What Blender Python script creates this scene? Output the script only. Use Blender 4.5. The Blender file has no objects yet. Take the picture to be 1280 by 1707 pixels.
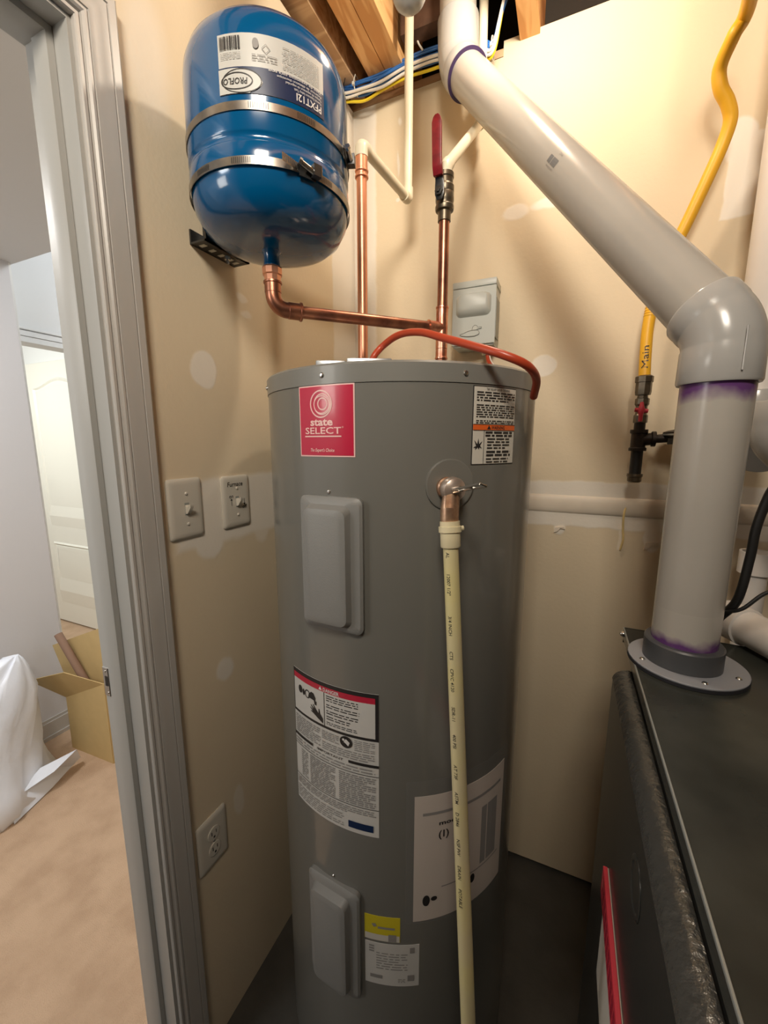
import bpy, bmesh, math, random
from mathutils import Vector, Matrix
random.seed(7)
S = bpy.context.scene
COL = S.collection
V = Vector
PI = math.pi

# ------------------------------------------------------------------ camera
f_px, yaw, pit = 680.0, math.radians(24.06), math.radians(9.63)
Fv = V((-math.sin(yaw)*math.cos(pit), math.cos(yaw)*math.cos(pit), -math.sin(pit)))
Rv = V((math.cos(yaw), math.sin(yaw), 0))
Uv = Rv.cross(Fv)
cam = bpy.data.objects.new('camera', bpy.data.cameras.new('camera'))
COL.objects.link(cam)
cam.matrix_world = Matrix(((Rv.x, Uv.x, -Fv.x, .68), (Rv.y, Uv.y, -Fv.y, 0), (Rv.z, Uv.z, -Fv.z, 1.43), (0, 0, 0, 1)))
cam.data.sensor_fit = 'HORIZONTAL'
cam.data.sensor_width = 36
cam.data.lens = f_px/1280*36
cam.data.clip_start = .02
S.camera = cam

# ------------------------------------------------------------------ world, lights, exposure
w = bpy.data.worlds.new('world'); S.world = w; w.use_nodes = True
w.node_tree.nodes['Background'].inputs[0].default_value = (1.0, .93, .84, 1)
w.node_tree.nodes['Background'].inputs[1].default_value = .02
S.view_settings.view_transform = 'Standard'
S.view_settings.look = 'None'
S.view_settings.exposure = .18
S.view_settings.gamma = 1
S.view_settings.use_curve_mapping = False

def area(name, loc, target, size, power, col, size_y=None):
    l = bpy.data.lights.new(name, 'AREA'); l.energy = power; l.color = col; l.size = size
    if size_y: l.shape = 'RECTANGLE'; l.size_y = size_y
    o = bpy.data.objects.new(name, l); COL.objects.link(o); o.location = loc
    o.rotation_euler = (V(target)-V(loc)).to_track_quat('-Z', 'Y').to_euler()
    return o
def point(name, loc, power, col, r):
    l = bpy.data.lights.new(name, 'POINT'); l.energy = power; l.color = col; l.shadow_soft_size = r
    o = bpy.data.objects.new(name, l); COL.objects.link(o); o.location = loc; return o
# bare bulb hanging between the joists, just above the frame
point('utility_room_bulb', (.57, .91, 2.43), 9.0, (1.0, .87, .70), .03)
# added fill light for the utility room, high behind the camera, no real fixture
fill = area('utility_room_fill', (.75, -.50, 2.42), (.35, .9, 2.15), .35, 11.5, (1.0, .90, .76))
fill.data.spread = math.radians(135)
# lights of the finished basement room beyond the door
area('basement_lamp', (-.45, -.50, 1.72), (.5, .9, 1.6), .30, 1.9, (1.0, .95, .86))
area('basement_ceiling_light', (-1.0, .25, 2.17), (-1.0, .35, 0), .3, 14, (1.0, .98, .96))
area('basement_far_light', (-.75, -1.2, 2.17), (-1.0, -.2, 0), .6, 15, (.93, .97, 1.0))
area('stair_hall_light', (-2.7, .5, 2.14), (-2.64, 1.79, .7), .3, 32, (.98, 1.0, .95))
area('stair_well_light', (-.9, 1.6, 2.62), (-1.75, 1.35, 2.05), .3, 7, (.92, .97, 1.0))

# ------------------------------------------------------------------ materials
MATS = {}
def mat(name, col, rough=.5, metal=0, var=0, vscale=20, bump=0, bscale=60, spec=.5, coat=0, emit=0, alpha=1, var_col=None):
    m = bpy.data.materials.new(name); m.use_nodes = True; MATS[name] = m
    nt = m.node_tree; b = nt.nodes['Principled BSDF']
    c = (*col, 1)
    b.inputs['Base Color'].default_value = c
    b.inputs['Roughness'].default_value = rough
    b.inputs['Metallic'].default_value = metal
    b.inputs['Specular IOR Level'].default_value = spec
    b.inputs['Coat Weight'].default_value = coat
    b.inputs['Coat Roughness'].default_value = .08
    if emit:
        b.inputs['Emission Color'].default_value = c; b.inputs['Emission Strength'].default_value = emit
    b.inputs['Alpha'].default_value = alpha
    if var or bump:
        tc = nt.nodes.new('ShaderNodeTexCoord')
    if var:
        n = nt.nodes.new('ShaderNodeTexNoise'); n.inputs['Scale'].default_value = vscale; n.inputs['Detail'].default_value = 5
        nt.links.new(tc.outputs['Object'], n.inputs['Vector'])
        r = nt.nodes.new('ShaderNodeValToRGB')
        c2 = var_col or tuple(x*(1-var) for x in col)
        r.color_ramp.elements[0].color = (*c2, 1); r.color_ramp.elements[1].color = c
        r.color_ramp.elements[0].position = .35; r.color_ramp.elements[1].position = .62
        nt.links.new(n.outputs['Fac'], r.inputs['Fac']); nt.links.new(r.outputs['Color'], b.inputs['Base Color'])
        if emit: nt.links.new(r.outputs['Color'], b.inputs['Emission Color'])
    if bump:
        n = nt.nodes.new('ShaderNodeTexNoise'); n.inputs['Scale'].default_value = bscale; n.inputs['Detail'].default_value = 4
        nt.links.new(tc.outputs['Object'], n.inputs['Vector'])
        bp = nt.nodes.new('ShaderNodeBump'); bp.inputs['Strength'].default_value = bump; bp.inputs['Distance'].default_value = .004
        nt.links.new(n.outputs['Fac'], bp.inputs['Height']); nt.links.new(bp.outputs['Normal'], b.inputs['Normal'])
    return m

def wall_mat(name, base, mud, ua, patches, rough=.75, soft=.008, wob=.02):
    """drywall paper with joint compound patches; ua = world axis used as horizontal (0 x, 1 y)"""
    m = bpy.data.materials.new(name); m.use_nodes = True; MATS[name] = m
    nt = m.node_tree; N = nt.nodes; L = nt.links; b = N['Principled BSDF']
    tc = N.new('ShaderNodeTexCoord'); 
    nz = N.new('ShaderNodeTexNoise'); nz.inputs['Scale'].default_value = 14; nz.inputs['Detail'].default_value = 4
    L.new(tc.outputs['Object'], nz.inputs['Vector'])
    def M(op, a, c=None):
        n = N.new('ShaderNodeMath'); n.operation = op
        for i, x in enumerate((a, c)):
            if x is None: continue
            if isinstance(x, (int, float)): n.inputs[i].default_value = x
            else: L.new(x, n.inputs[i])
        return n.outputs[0]
    sx = N.new('ShaderNodeSeparateXYZ'); L.new(tc.outputs['Object'], sx.inputs[0])
    sn = N.new('ShaderNodeSeparateXYZ'); L.new(nz.outputs['Color'], sn.inputs[0])
    u = M('ADD', sx.outputs[ua], M('MULTIPLY', M('SUBTRACT', sn.outputs[0], .5), wob))
    v = M('ADD', sx.outputs[2], M('MULTIPLY', M('SUBTRACT', sn.outputs[1], .5), wob))
    tot = None
    for kind, cu, cv, hu, hv, amt, sf in patches:
        du = M('ABSOLUTE', M('SUBTRACT', u, cu)); dv = M('ABSOLUTE', M('SUBTRACT', v, cv))
        if kind == 'r': d = M('MAXIMUM', M('SUBTRACT', du, hu), M('SUBTRACT', dv, hv))
        else:
            a = M('DIVIDE', du, hu); c = M('DIVIDE', dv, hv)
            d = M('MULTIPLY', M('SUBTRACT', M('SQRT', M('ADD', M('MULTIPLY', a, a), M('MULTIPLY', c, c))), 1), min(hu, hv))
        mr = N.new('ShaderNodeMapRange'); mr.interpolation_type = 'SMOOTHSTEP'
        L.new(d, mr.inputs[0]); mr.inputs[1].default_value = -sf; mr.inputs[2].default_value = sf
        mr.inputs[3].default_value = amt; mr.inputs[4].default_value = 0
        tot = mr.outputs[0] if tot is None else M('MAXIMUM', tot, mr.outputs[0])
    n2 = N.new('ShaderNodeTexNoise'); n2.inputs['Scale'].default_value = 3; n2.inputs['Detail'].default_value = 6
    L.new(tc.outputs['Object'], n2.inputs['Vector'])
    r = N.new('ShaderNodeValToRGB'); r.color_ramp.elements[0].color = (*(x*.93 for x in base), 1); r.color_ramp.elements[1].color = (*base, 1)
    r.color_ramp.elements[0].position = .3; r.color_ramp.elements[1].position = .7
    L.new(n2.outputs['Fac'], r.inputs['Fac'])
    mx = N.new('ShaderNodeMix'); mx.data_type = 'RGBA'
    L.new(r.outputs['Color'], mx.inputs['A']); mx.inputs['B'].default_value = (*mud, 1)
    L.new(tot, mx.inputs['Factor']); L.new(mx.outputs['Result'], b.inputs['Base Color'])
    b.inputs['Roughness'].default_value = rough
    n3 = N.new('ShaderNodeTexNoise'); n3.inputs['Scale'].default_value = 120
    L.new(tc.outputs['Object'], n3.inputs['Vector'])
    bp = N.new('ShaderNodeBump'); bp.inputs['Strength'].default_value = .12; bp.inputs['Distance'].default_value = .003
    L.new(M('ADD', n3.outputs['Fac'], M('MULTIPLY', tot, 1.5)), bp.inputs['Height']); L.new(bp.outputs['Normal'], b.inputs['Normal'])
    return m

def wood_mat(name, c1, c2, scale=1.0, axis=1, rough=.7):
    m = bpy.data.materials.new(name); m.use_nodes = True; MATS[name] = m
    nt = m.node_tree; N = nt.nodes; L = nt.links; b = N['Principled BSDF']
    tc = N.new('ShaderNodeTexCoord'); mp = N.new('ShaderNodeMapping')
    sc = [14*scale]*3; sc[axis] = 2.2*scale; mp.inputs['Scale'].default_value = sc
    L.new(tc.outputs['Object'], mp.inputs['Vector'])
    n = N.new('ShaderNodeTexNoise'); n.inputs['Scale'].default_value = 1.3; n.inputs['Detail'].default_value = 3; n.inputs['Distortion'].default_value = .6
    L.new(mp.outputs['Vector'], n.inputs['Vector'])
    mu = N.new('ShaderNodeMath'); mu.operation = 'MULTIPLY'; mu.inputs[1].default_value = 7
    L.new(n.outputs['Fac'], mu.inputs[0])
    fr = N.new('ShaderNodeMath'); fr.operation = 'PINGPONG'; fr.inputs[1].default_value = 1
    L.new(mu.outputs[0], fr.inputs[0])
    r = N.new('ShaderNodeValToRGB'); r.color_ramp.elements[0].color = (*c1, 1); r.color_ramp.elements[1].color = (*c2, 1)
    r.color_ramp.elements[0].position = .25; r.color_ramp.elements[1].position = .7
    L.new(fr.outputs[0], r.inputs['Fac']); L.new(r.outputs['Color'], b.inputs['Base Color'])
    b.inputs['Roughness'].default_value = rough
    return m

DRY = (.76, .64, .46); MUD = (.84, .79, .71)
wall_mat('drywall_back', DRY, MUD, 0, [
    
    ('r', .035, 1.2, .042, 1.5, .85, .006),
    ('r', .9, 1.255, 1.2, .066, .85, .004),
    ('e', .504, 2.056, .036, .020, .75, .004), ('e', .585, 2.062, .040, .013, .8, .004),
    ('e', .60, 1.645, .035, .03, .8, .003), ('e', .53, 1.60, .03, .03, .8, .003),
    ('r', 1.05, 2.03, .08, .085, .9, .003), ('e', .99, 2.10, .03, .05, .9, .003), ('r', 1.09, 2.2, .05, .12, .9, .003),
    ('e', .155, 2.37, .005, .01, .8, .003), ('e', .15, 2.26, .004, .03, .8, .002), ('e', .15, 2.16, .006, .006, .8, .002),
    ('e', .672, 1.185, .018, .022, .8, .003), ('e', .905, 1.17, .022, .035, .8, .003), ('r', .83, 1.17, .004, .04, .5, .002)])
wall_mat('drywall_left', DRY, MUD, 1, [
    ('r', 1.22, 1.4, .075, 1.5, .85, .006), ('r', .9, 1.285, .18, .07, .8, .008), ('r', .64, 1.285, .10, .07, .8, .008),
    ('e', .62, 1.225, .04, .035, .8, .006), ('e', .78, 1.235, .03, .045, .5, .006),
    ('e', .755, 1.745, .016, .009, .6, .003), ('e', .765, 1.715, .016, .008, .6, .003), ('e', .635, 1.575, .034, .036, .8, .004), ('e', .635, .922, .026, .026, .8, .006), ('e', .65, .565, .018, .04, .5, .004),
    ('e', .56, 2.06, .04, .09, .5, .02)])
mat('painted_trim', (.50, .48, .45), .35, bump=.05)
mat('jamb_paint', (.42, .42, .40), .4, bump=.05)
mat('room_wall', (.62, .61, .62), .8, bump=.06)
mat('room_ceiling', (.64, .63, .62), .9)
mat('carpet', (.60, .42, .28), .95, var=.22, vscale=9, bump=.8, bscale=350, var_col=(.50, .34, .22))
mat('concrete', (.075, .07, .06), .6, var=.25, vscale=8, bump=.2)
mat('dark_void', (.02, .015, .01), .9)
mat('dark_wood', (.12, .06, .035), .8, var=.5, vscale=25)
wood_mat('joist_wood', (.62, .30, .10), (.80, .47, .20))
wood_mat('plate_wood', (.42, .25, .13), (.58, .38, .22), axis=0)
mat('heater_grey', (.165, .162, .145), .30, bump=.02, bscale=8, coat=.5)
mat('heater_grey_rim', (.20, .198, .18), .34, coat=.2)
mat('panel_grey', (.235, .235, .225), .45, bump=.1, bscale=500)
mat('steel', (.62, .61, .58), .25, 1)
mat('galvanised', (.46, .48, .50), .35, .9, var=.3, vscale=40)
mat('zinc_dark', (.10, .10, .10), .35, .9)
mat('black', (.012, .012, .012), .5)
mat('black_iron', (.04, .03, .025), .45, .5, var=.4, vscale=60)
mat('blue_paint', (.0, .085, .23), .16, coat=.6)
mat('blue_paint_soft', (.0, .075, .21), .3)
mat('strap_steel', (.36, .33, .29), .3, .95, var=.3, vscale=50)
mat('copper', (.84, .42, .27), .38, .9, var=.15, vscale=12, var_col=(.74, .33, .20))
mat('copper_dark', (.46, .20, .12), .34, .95, var=.45, vscale=30, var_col=(.24, .10, .07))
mat('copper_bright', (.86, .46, .32), .3, 1, var=.3, vscale=60, var_col=(.6, .22, .14))
mat('brass_dull', (.17, .14, .10), .38, .8, var=.35, vscale=60)
mat('brass', (.62, .42, .28), .35, .85, var=.3, vscale=60, var_col=(.42, .25, .17))
mat('brass_cap', (.68, .56, .48), .3, .8)
mat('cpvc', (.76, .70, .54), .35, var=.05)
mat('cpvc_yellow', (.64, .57, .28), .38, var=.15, vscale=10, var_col=(.60, .53, .33))
mat('cpvc_fit', (.72, .64, .42), .35)
mat('pvc', (.43, .405, .365), .22, var=.06, vscale=6)
mat('pvc_fit', (.41, .405, .39), .2)
mat('pvc_white', (.74, .70, .66), .3)
mat('primer', (.13, .045, .17), .4, var=.5, vscale=40, var_col=(.30, .18, .32))
mat('purple_ring', (.05, .03, .09), .4)
mat('yellow_jacket', (.83, .44, .02), .45, bump=.05, bscale=200)
mat('red_vinyl', (.26, .012, .02), .35, var=.3, vscale=80)
mat('red_handle', (.50, .03, .05), .4)
mat('orange_cord', (.44, .055, .02), .35)
mat('box_grey', (.54, .57, .54), .4)
mat('box_grey_in', (.30, .32, .30), .45)
mat('label_white', (.62, .59, .52), .4)
mat('label_white_dim', (.58, .57, .54), .45)
mat('label_red', (.50, .012, .05), .25, coat=.4)
mat('ink_pink', (.85, .55, .52), .35)
mat('ink_white', (.70, .68, .66), .4)
mat('ink_black', (.02, .018, .018), .5)
mat('ink_grey', (.26, .25, .24), .6)
mat('ink_orange', (.75, .13, .02), .4)
mat('ink_red', (.48, .02, .05), .35)
mat('ink_navy', (.005, .02, .07), .35)
mat('label_tank', (.52, .52, .49), .35)
mat('paper', (.56, .50, .45), .7)
mat('poly_bag', (.35, .35, .34), .18, alpha=.16)
mat('label_yellow', (.62, .52, .02), .45)
mat('furnace_grey', (.062, .066, .057), .24, .3, var=.5, vscale=7, bump=.03, bscale=30)
mat('furnace_door', (.03, .031, .029), .3, .2, bump=.03, bscale=300)
mat('furnace_roll', (.075, .075, .07), .24, .45, bump=.6, bscale=75)
mat('lip_edge', (.40, .42, .40), .3, .5)  # pale grey; on the furnace lip it paints the highlight
mat('plastic_flange', (.30, .31, .34), .35)
mat('plastic_collar', (.07, .073, .078), .4)
mat('foam_black', (.015, .015, .02), .8)
mat('plate_ivory', (.62, .58, .50), .35)
mat('toggle_ivory', (.66, .62, .54), .3)
mat('cardboard', (.55, .40, .18), .8, var=.05)
mat('cardboard_tube', (.26, .16, .11), .8)
mat('bag_white', (.80, .84, .92), .3, bump=.9, bscale=13)
mat('door_white', (.82, .80, .72), .4)
mat('blue_cable', (.03, .15, .46), .35, coat=.3)
mat('white_cable', (.75, .73, .68), .4)
mat('yellow_cable', (.80, .62, .02), .4)
mat('tie_white', (.7, .68, .6), .4)
mat('bulb_glass', (1.0, .84, .62), .3, emit=90)
mat('porcelain', (.7, .68, .62), .3)
mat('barcode_grey', (.16, .16, .16), .5)

# primer stain on the vent pipes: fades out over its height, edge broken up by noise
def primer_mat(name, z0, z1, flip):
    m = bpy.data.materials.new(name); m.use_nodes = True; MATS[name] = m
    nt = m.node_tree; N = nt.nodes; L = nt.links; b = N['Principled BSDF']
    tc = N.new('ShaderNodeTexCoord'); s = N.new('ShaderNodeSeparateXYZ'); L.new(tc.outputs['Object'], s.inputs[0])
    n = N.new('ShaderNodeTexNoise'); n.inputs['Scale'].default_value = 28; n.inputs['Detail'].default_value = 3; L.new(tc.outputs['Object'], n.inputs['Vector'])
    a = N.new('ShaderNodeMath'); a.operation = 'MULTIPLY_ADD'; a.inputs[1].default_value = .03; L.new(n.outputs['Fac'], a.inputs[0]); L.new(s.outputs[2], a.inputs[2])
    mr = N.new('ShaderNodeMapRange'); L.new(a.outputs[0], mr.inputs[0])
    mr.inputs[1].default_value = z0+.015; mr.inputs[2].default_value = z1+.015
    mr.inputs[3].default_value = 1 if flip else 0; mr.inputs[4].default_value = 0 if flip else 1
    mx = N.new('ShaderNodeMix'); mx.data_type = 'RGBA'; L.new(mr.outputs[0], mx.inputs['Factor'])
    mx.inputs['A'].default_value = (.43, .405, .365, 1); mx.inputs['B'].default_value = (.12, .045, .17, 1)
    L.new(mx.outputs['Result'], b.inputs['Base Color']); b.inputs['Roughness'].default_value = .25

# ------------------------------------------------------------------ mesh helpers
def finish(me, smooth=35):
    if smooth:
        for p in me.polygons: p.use_smooth = True
        me.set_sharp_from_angle(angle=math.radians(smooth))
STUFF = {'lettering', 'white_lettering', 'small_print', 'print_block', 'pipe_print', 'band_slots', 'end_slots', 'handwriting', 'slot', 'jacket_wrinkle', 'channel'}
def obj(name, bm, m, parent=None, smooth=35, **props):
    bmesh.ops.recalc_face_normals(bm, faces=bm.faces)
    if parent is not None:
        p = parent
        while p is not None:
            bmesh.ops.translate(bm, verts=bm.verts, vec=-V(p.location)); p = p.parent
    me = bpy.data.meshes.new(name); bm.to_mesh(me); bm.free()
    o = bpy.data.objects.new(name, me); COL.objects.link(o)
    me.materials.append(MATS[m]); finish(me, smooth)
    if parent is not None: o.parent = parent
    for k, v in props.items(): o[k] = v
    if name in STUFF: o['kind'] = 'stuff'
    return o
def thing(name, label, cat, loc=(0, 0, 0), group=None):
    o = bpy.data.objects.new(name, None); COL.objects.link(o); o.location = loc; o.empty_display_size = .05
    o['label'] = label; o['category'] = cat
    if group: o['group'] = group
    return o
def tag(o, label, cat, group=None):
    o['label'] = label; o['category'] = cat
    if group: o['group'] = group
    return o
def B(): return bmesh.new()
def box(bm, a, b, bev=0, seg=2, mtx=None):
    a = V(a); b = V(b)
    r = bmesh.ops.create_cube(bm, size=1)
    vs = r['verts']
    bmesh.ops.scale(bm, verts=vs, vec=(abs(b.x-a.x), abs(b.y-a.y), abs(b.z-a.z)))
    bmesh.ops.translate(bm, verts=vs, vec=(a+b)/2)
    if mtx is not None: bmesh.ops.transform(bm, verts=vs, matrix=mtx)
    if bev:
        es = list({e for v in vs for e in v.link_edges})
        bmesh.ops.bevel(bm, geom=es, offset=bev, segments=seg, profile=.5, affect='EDGES')
    return bm
def mbox(a, b, bev=0, seg=2, mtx=None): return box(B(), a, b, bev, seg, mtx)
def frame_from(d):
    d = V(d).normalized()
    u = d.cross(V((0, 0, 1)))
    if u.length < .1: u = d.cross(V((1, 0, 0)))
    u.normalize(); return u, u.cross(d).normalized(), d
def tube(bm, pts, r, seg=20, cap=True, radii=None):
    pts = [V(p) for p in pts]; n = len(pts)
    rings = []; u = None
    for i, p in enumerate(pts):
        if i == 0: d = pts[1]-p
        elif i == n-1: d = p-pts[i-1]
        else: d = (pts[i+1]-p).normalized()+(p-pts[i-1]).normalized()
        d.normalize()
        if u is None: u, vv, _ = frame_from(d)
        else:
            u = (u-d*u.dot(d)).normalized(); vv = u.cross(d).normalized()
        rr = radii[i] if radii else r
        rings.append([bm.verts.new(p+(u*math.cos(2*PI*k/seg)+vv*math.sin(2*PI*k/seg))*rr) for k in range(seg)])
    for a, b in zip(rings, rings[1:]):
        for k in range(seg): bm.faces.new((a[k], a[(k+1) % seg], b[(k+1) % seg], b[k]))
    if cap:
        bm.faces.new(rings[0]); bm.faces.new(rings[-1])
    return bm
def mtube(pts, r, seg=20, cap=True, radii=None): return tube(B(), pts, r, seg, cap, radii)
def lathe(bm, o, d, prof, seg=32):
    """prof: list of (radius, distance along d)"""
    u, v, d = frame_from(d); o = V(o); rings = []
    for r, h in prof:
        if r < 1e-6: rings.append([bm.verts.new(o+d*h)])
        else: rings.append([bm.verts.new(o+d*h+(u*math.cos(2*PI*k/seg)+v*math.sin(2*PI*k/seg))*r) for k in range(seg)])
    for a, b in zip(rings, rings[1:]):
        if len(a) == 1 and len(b) == 1: continue
        for k in range(seg):
            k2 = (k+1) % seg
            if len(a) == 1: bm.faces.new((a[0], b[k2], b[k]))
            elif len(b) == 1: bm.faces.new((a[k], a[k2], b[0]))
            else: bm.faces.new((a[k], a[k2], b[k2], b[k]))
    if len(rings[0]) > 1: bm.faces.new(rings[0])
    if len(rings[-1]) > 1: bm.faces.new(rings[-1])
    return bm
def mlathe(o, d, prof, seg=32): return lathe(B(), o, d, prof, seg)
def catmull(pts, n=8):
    pts = [V(p) for p in pts]; P = [pts[0]*2-pts[1]]+pts+[pts[-1]*2-pts[-2]]; out = []
    for i in range(1, len(P)-2):
        for k in range(n):
            t = k/n; a, b, c, d = P[i-1:i+3]
            out.append(.5*((2*b)+(c-a)*t+(2*a-5*b+4*c-d)*t*t+(-a+3*b-3*c+d)*t**3))
    out.append(pts[-1]); return out
def arc(a, c, b, n=10):
    """rounded corner from a to b about corner c (quadratic bezier made rounder)"""
    a, b, c = V(a), V(b), V(c); out = []
    k = .5523
    p1 = a+(c-a)*k; p2 = b+(c-b)*k
    for i in range(n+1):
        t = i/n; s = 1-t
        out.append(a*s**3+p1*3*s*s*t+p2*3*s*t*t+b*t**3)
    return out
def prism(bm, pts2, f, t0, t1):
    """pts2: 2D outline, f(u,v,t)->Vector; extruded between t0 and t1"""
    A = [bm.verts.new(f(u, v, t0)) for u, v in pts2]; Bv = [bm.verts.new(f(u, v, t1)) for u, v in pts2]
    n = len(A)
    for i in range(n): bm.faces.new((A[i], A[(i+1) % n], Bv[(i+1) % n], Bv[i]))
    bm.faces.new(A); bm.faces.new(Bv); return bm
def sweep(bm, prof, path, f):
    """rings = [f(p, q, s)] for profile points (p,q) at path param s"""
    R = [[bm.verts.new(f(p, q, s)) for p, q in prof] for s in path]; n = len(prof)
    for a, b in zip(R, R[1:]):
        for i in range(n): bm.faces.new((a[i], a[(i+1) % n], b[(i+1) % n], b[i]))
    bm.faces.new(R[0]); bm.faces.new(R[-1]); return bm

# surface maps: (u, v, t) -> world, u along surface (m), v up (m), t = distance off the surface
def cyl_map(cx, cy, r, th0, z0, tilt=0, flip=False):
    ct, st = math.cos(tilt), math.sin(tilt)
    def g(u, v, t=0):
        if flip: u, v = -u, -v
        uu, v2 = u*ct-v*st, u*st+v*ct
        a = math.radians(th0)+uu/r
        return V((cx+(r+t)*math.sin(a), cy-(r+t)*math.cos(a), z0+v2))
    return g
def plane_map(o, ux, uy):
    o = V(o); ux = V(ux).normalized(); uy = V(uy).normalized(); n = ux.cross(uy)
    return lambda u, v, t=0: o+ux*u+uy*v+n*t
def patch(bm, g, u0, v0, u1, v1, t=.0004, nu=None, nv=1, thick=.0003):
    nu = nu or max(1, int(abs(u1-u0)/.012))
    T = [[bm.verts.new(g(u0+(u1-u0)*i/nu, v0+(v1-v0)*j/nv, t)) for i in range(nu+1)] for j in range(nv+1)]
    for j in range(nv):
        for i in range(nu): bm.faces.new((T[j][i], T[j][i+1], T[j+1][i+1], T[j+1][i]))
    if thick:
        O = [bm.verts.new(v.co) for v in (T[0]+[T[j][nu] for j in range(1, nv+1)]+T[nv][-2::-1]+[T[j][0] for j in range(nv-1, 0, -1)])]
        I = []
        path = [(u0+(u1-u0)*i/nu, v0) for i in range(nu+1)]+[(u1, v0+(v1-v0)*j/nv) for j in range(1, nv+1)]
        path += [(u0+(u1-u0)*i/nu, v1) for i in range(nu-1, -1, -1)]+[(u0, v0+(v1-v0)*j/nv) for j in range(nv-1, 0, -1)]
        I = [bm.verts.new(g(u, v, t-thick-.0002)) for u, v in path]
        n = len(O)
        for i in range(n): bm.faces.new((O[i], O[(i+1) % n], I[(i+1) % n], I[i]))
    return bm
def poly_on(bm, g, pts, t=.0007):
    us = [p[0] for p in pts]; vs = [p[1] for p in pts]
    if len(pts) == 4 and max(us)-min(us) > .012 and len({round(x, 6) for x in us}) == 2 and len({round(x, 6) for x in vs}) == 2:
        return patch(bm, g, min(us), min(vs), max(us), max(vs), t, nu=max(2, int((max(us)-min(us))/.008)), thick=0)
    bm.faces.new([bm.verts.new(g(u, v, t)) for u, v in pts]); return bm
def ring_on(bm, g, cu, cv, ru, rv, wd, t=.0007, n=28):
    a = [bm.verts.new(g(cu+ru*math.cos(2*PI*k/n), cv+rv*math.sin(2*PI*k/n), t)) for k in range(n)]
    b = [bm.verts.new(g(cu+(ru-wd)*math.cos(2*PI*k/n), cv+(rv-wd)*math.sin(2*PI*k/n), t)) for k in range(n)]
    for k in range(n): bm.faces.new((a[k], a[(k+1) % n], b[(k+1) % n], b[k]))
def ell(cu, cv, ru, rv, n=20): return [(cu+ru*math.cos(2*PI*k/n), cv+rv*math.sin(2*PI*k/n)) for k in range(n)]
def text(bm, g, s, u, v, size, t=.0007, align='CENTER', weight=0, shear=0, width=None, rot=0, sx=1.0):
    cu = bpy.data.curves.new('t', 'FONT'); cu.body = s; cu.size = size; cu.align_x = align; cu.offset = weight*size; cu.shear = shear; cu.resolution_u = 2
    o = bpy.data.objects.new('t', cu); COL.objects.link(o)
    dg = bpy.context.evaluated_depsgraph_get(); me = bpy.data.meshes.new_from_object(o.evaluated_get(dg))
    vs = [x.co.copy() for x in me.vertices]
    if width and vs:
        w0 = max(x.x for x in vs)-min(x.x for x in vs); sx = width/w0
    c, sn = math.cos(rot), math.sin(rot)
    nv = []
    for x in vs:
        a, b2 = x.x*sx, x.y
        nv.append(bm.verts.new(g(u+a*c-b2*sn, v+a*sn+b2*c, t)))
    for p in me.polygons:
        try: bm.faces.new([nv[i] for i in p.vertices])
        except ValueError: pass
    bpy.data.objects.remove(o); bpy.data.curves.remove(cu); bpy.data.meshes.remove(me)
def lines(bm, g, u0, u1, v0, v1, n, t=.0007, fill=.45, rnd=None):
    """rows of small print too small to read, drawn as word-length dashes"""
    rnd = rnd or random
    h = (v1-v0)/n
    for i in range(n):
        v = v1-h*(i+.5); u = u0; end = u1-(u1-u0)*(.35*rnd.random() if i % 4 == 3 else .03*rnd.random())
        while u < end:
            wl = min((.25+rnd.random())*h*3.2, end-u)
            poly_on(bm, g, [(u, v-h*fill/2), (u+wl, v-h*fill/2), (u+wl, v+h*fill/2), (u, v+h*fill/2)], t)
            u += wl+h*.6
def screw(name, p, n, r, parent, m='steel', h=None):
    h = h or r*.7
    bm = mlathe(V(p)-V(n)*.001, n, [(r, 0), (r, .001+h*.3), (r*.7, .001+h*.8), (0, .001+h)], 12)
    return obj(name, bm, m, parent)

# ------------------------------------------------------------------ setting
YB = 1.289
def struct(name, bm, m, smooth=None, **kw):
    o = obj(name, bm, m, None, smooth); o['kind'] = 'structure'; return o
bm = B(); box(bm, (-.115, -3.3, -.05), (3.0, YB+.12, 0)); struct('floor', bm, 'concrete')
bm = B(); box(bm, (-4.2, -2.2, -.05), (-.115, 3.2, -.0)); struct('floor', bm, 'carpet')
# back wall: low part, and the sheet that stands a little higher to the right
bm = B(); box(bm, (-.115, YB, .016), (.452, YB+.0125, 2.44)); box(bm, (.452, YB-.0015, .016), (3.0, YB+.0125, 2.475))
wb = struct('wall_back', bm, 'drywall_back')
bm = B(); box(bm, (-.115, YB+.014, 0), (3.0, YB+.1, 2.425)); struct('trim_1', bm, 'dark_wood')
# wall seam ridge
# left wall with door opening
YJ = .437; YH = -.36; ZH = 2.016
bm = B()
box(bm, (-.115, YJ+.02, 0), (0, YB, 2.44)); box(bm, (-.115, -3.2, 0), (0, YH-.02, 2.44)); box(bm, (-.115, YH-.02, ZH+.02), (0, YJ+.02, 2.44))
struct('wall_left', bm, 'drywall_left')
bm = B(); box(bm, (3.0, -3.3, 0), (3.1, YB+.12, 2.72)); struct('wall_right', bm, 'drywall_left')
bm = B(); box(bm, (-.115, -3.3, 0), (3.0, -3.2, 2.72)); struct('wall_front', bm, 'drywall_left')
# seam ridge across the back wall (taped joint bulging out)
prof = []
bm = B()
R = []
for i in range(9):
    a = PI*i/8; R.append((math.cos(a)*.026, math.sin(a)*.007))
sweep(bm, [(z, -d) for z, d in R]+[(-.026, .002), (.026, .002)], [.453, 2.99], lambda p, q, s: V((s, YB-.0015+q, 1.255+p+(.453-s)*.004)))
mat('ridge_mud', (.80, .71, .59), .5, var=.12, vscale=9)
obj('joint_tape', bm, 'ridge_mud', wb, label='bulging taped drywall seam')
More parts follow.
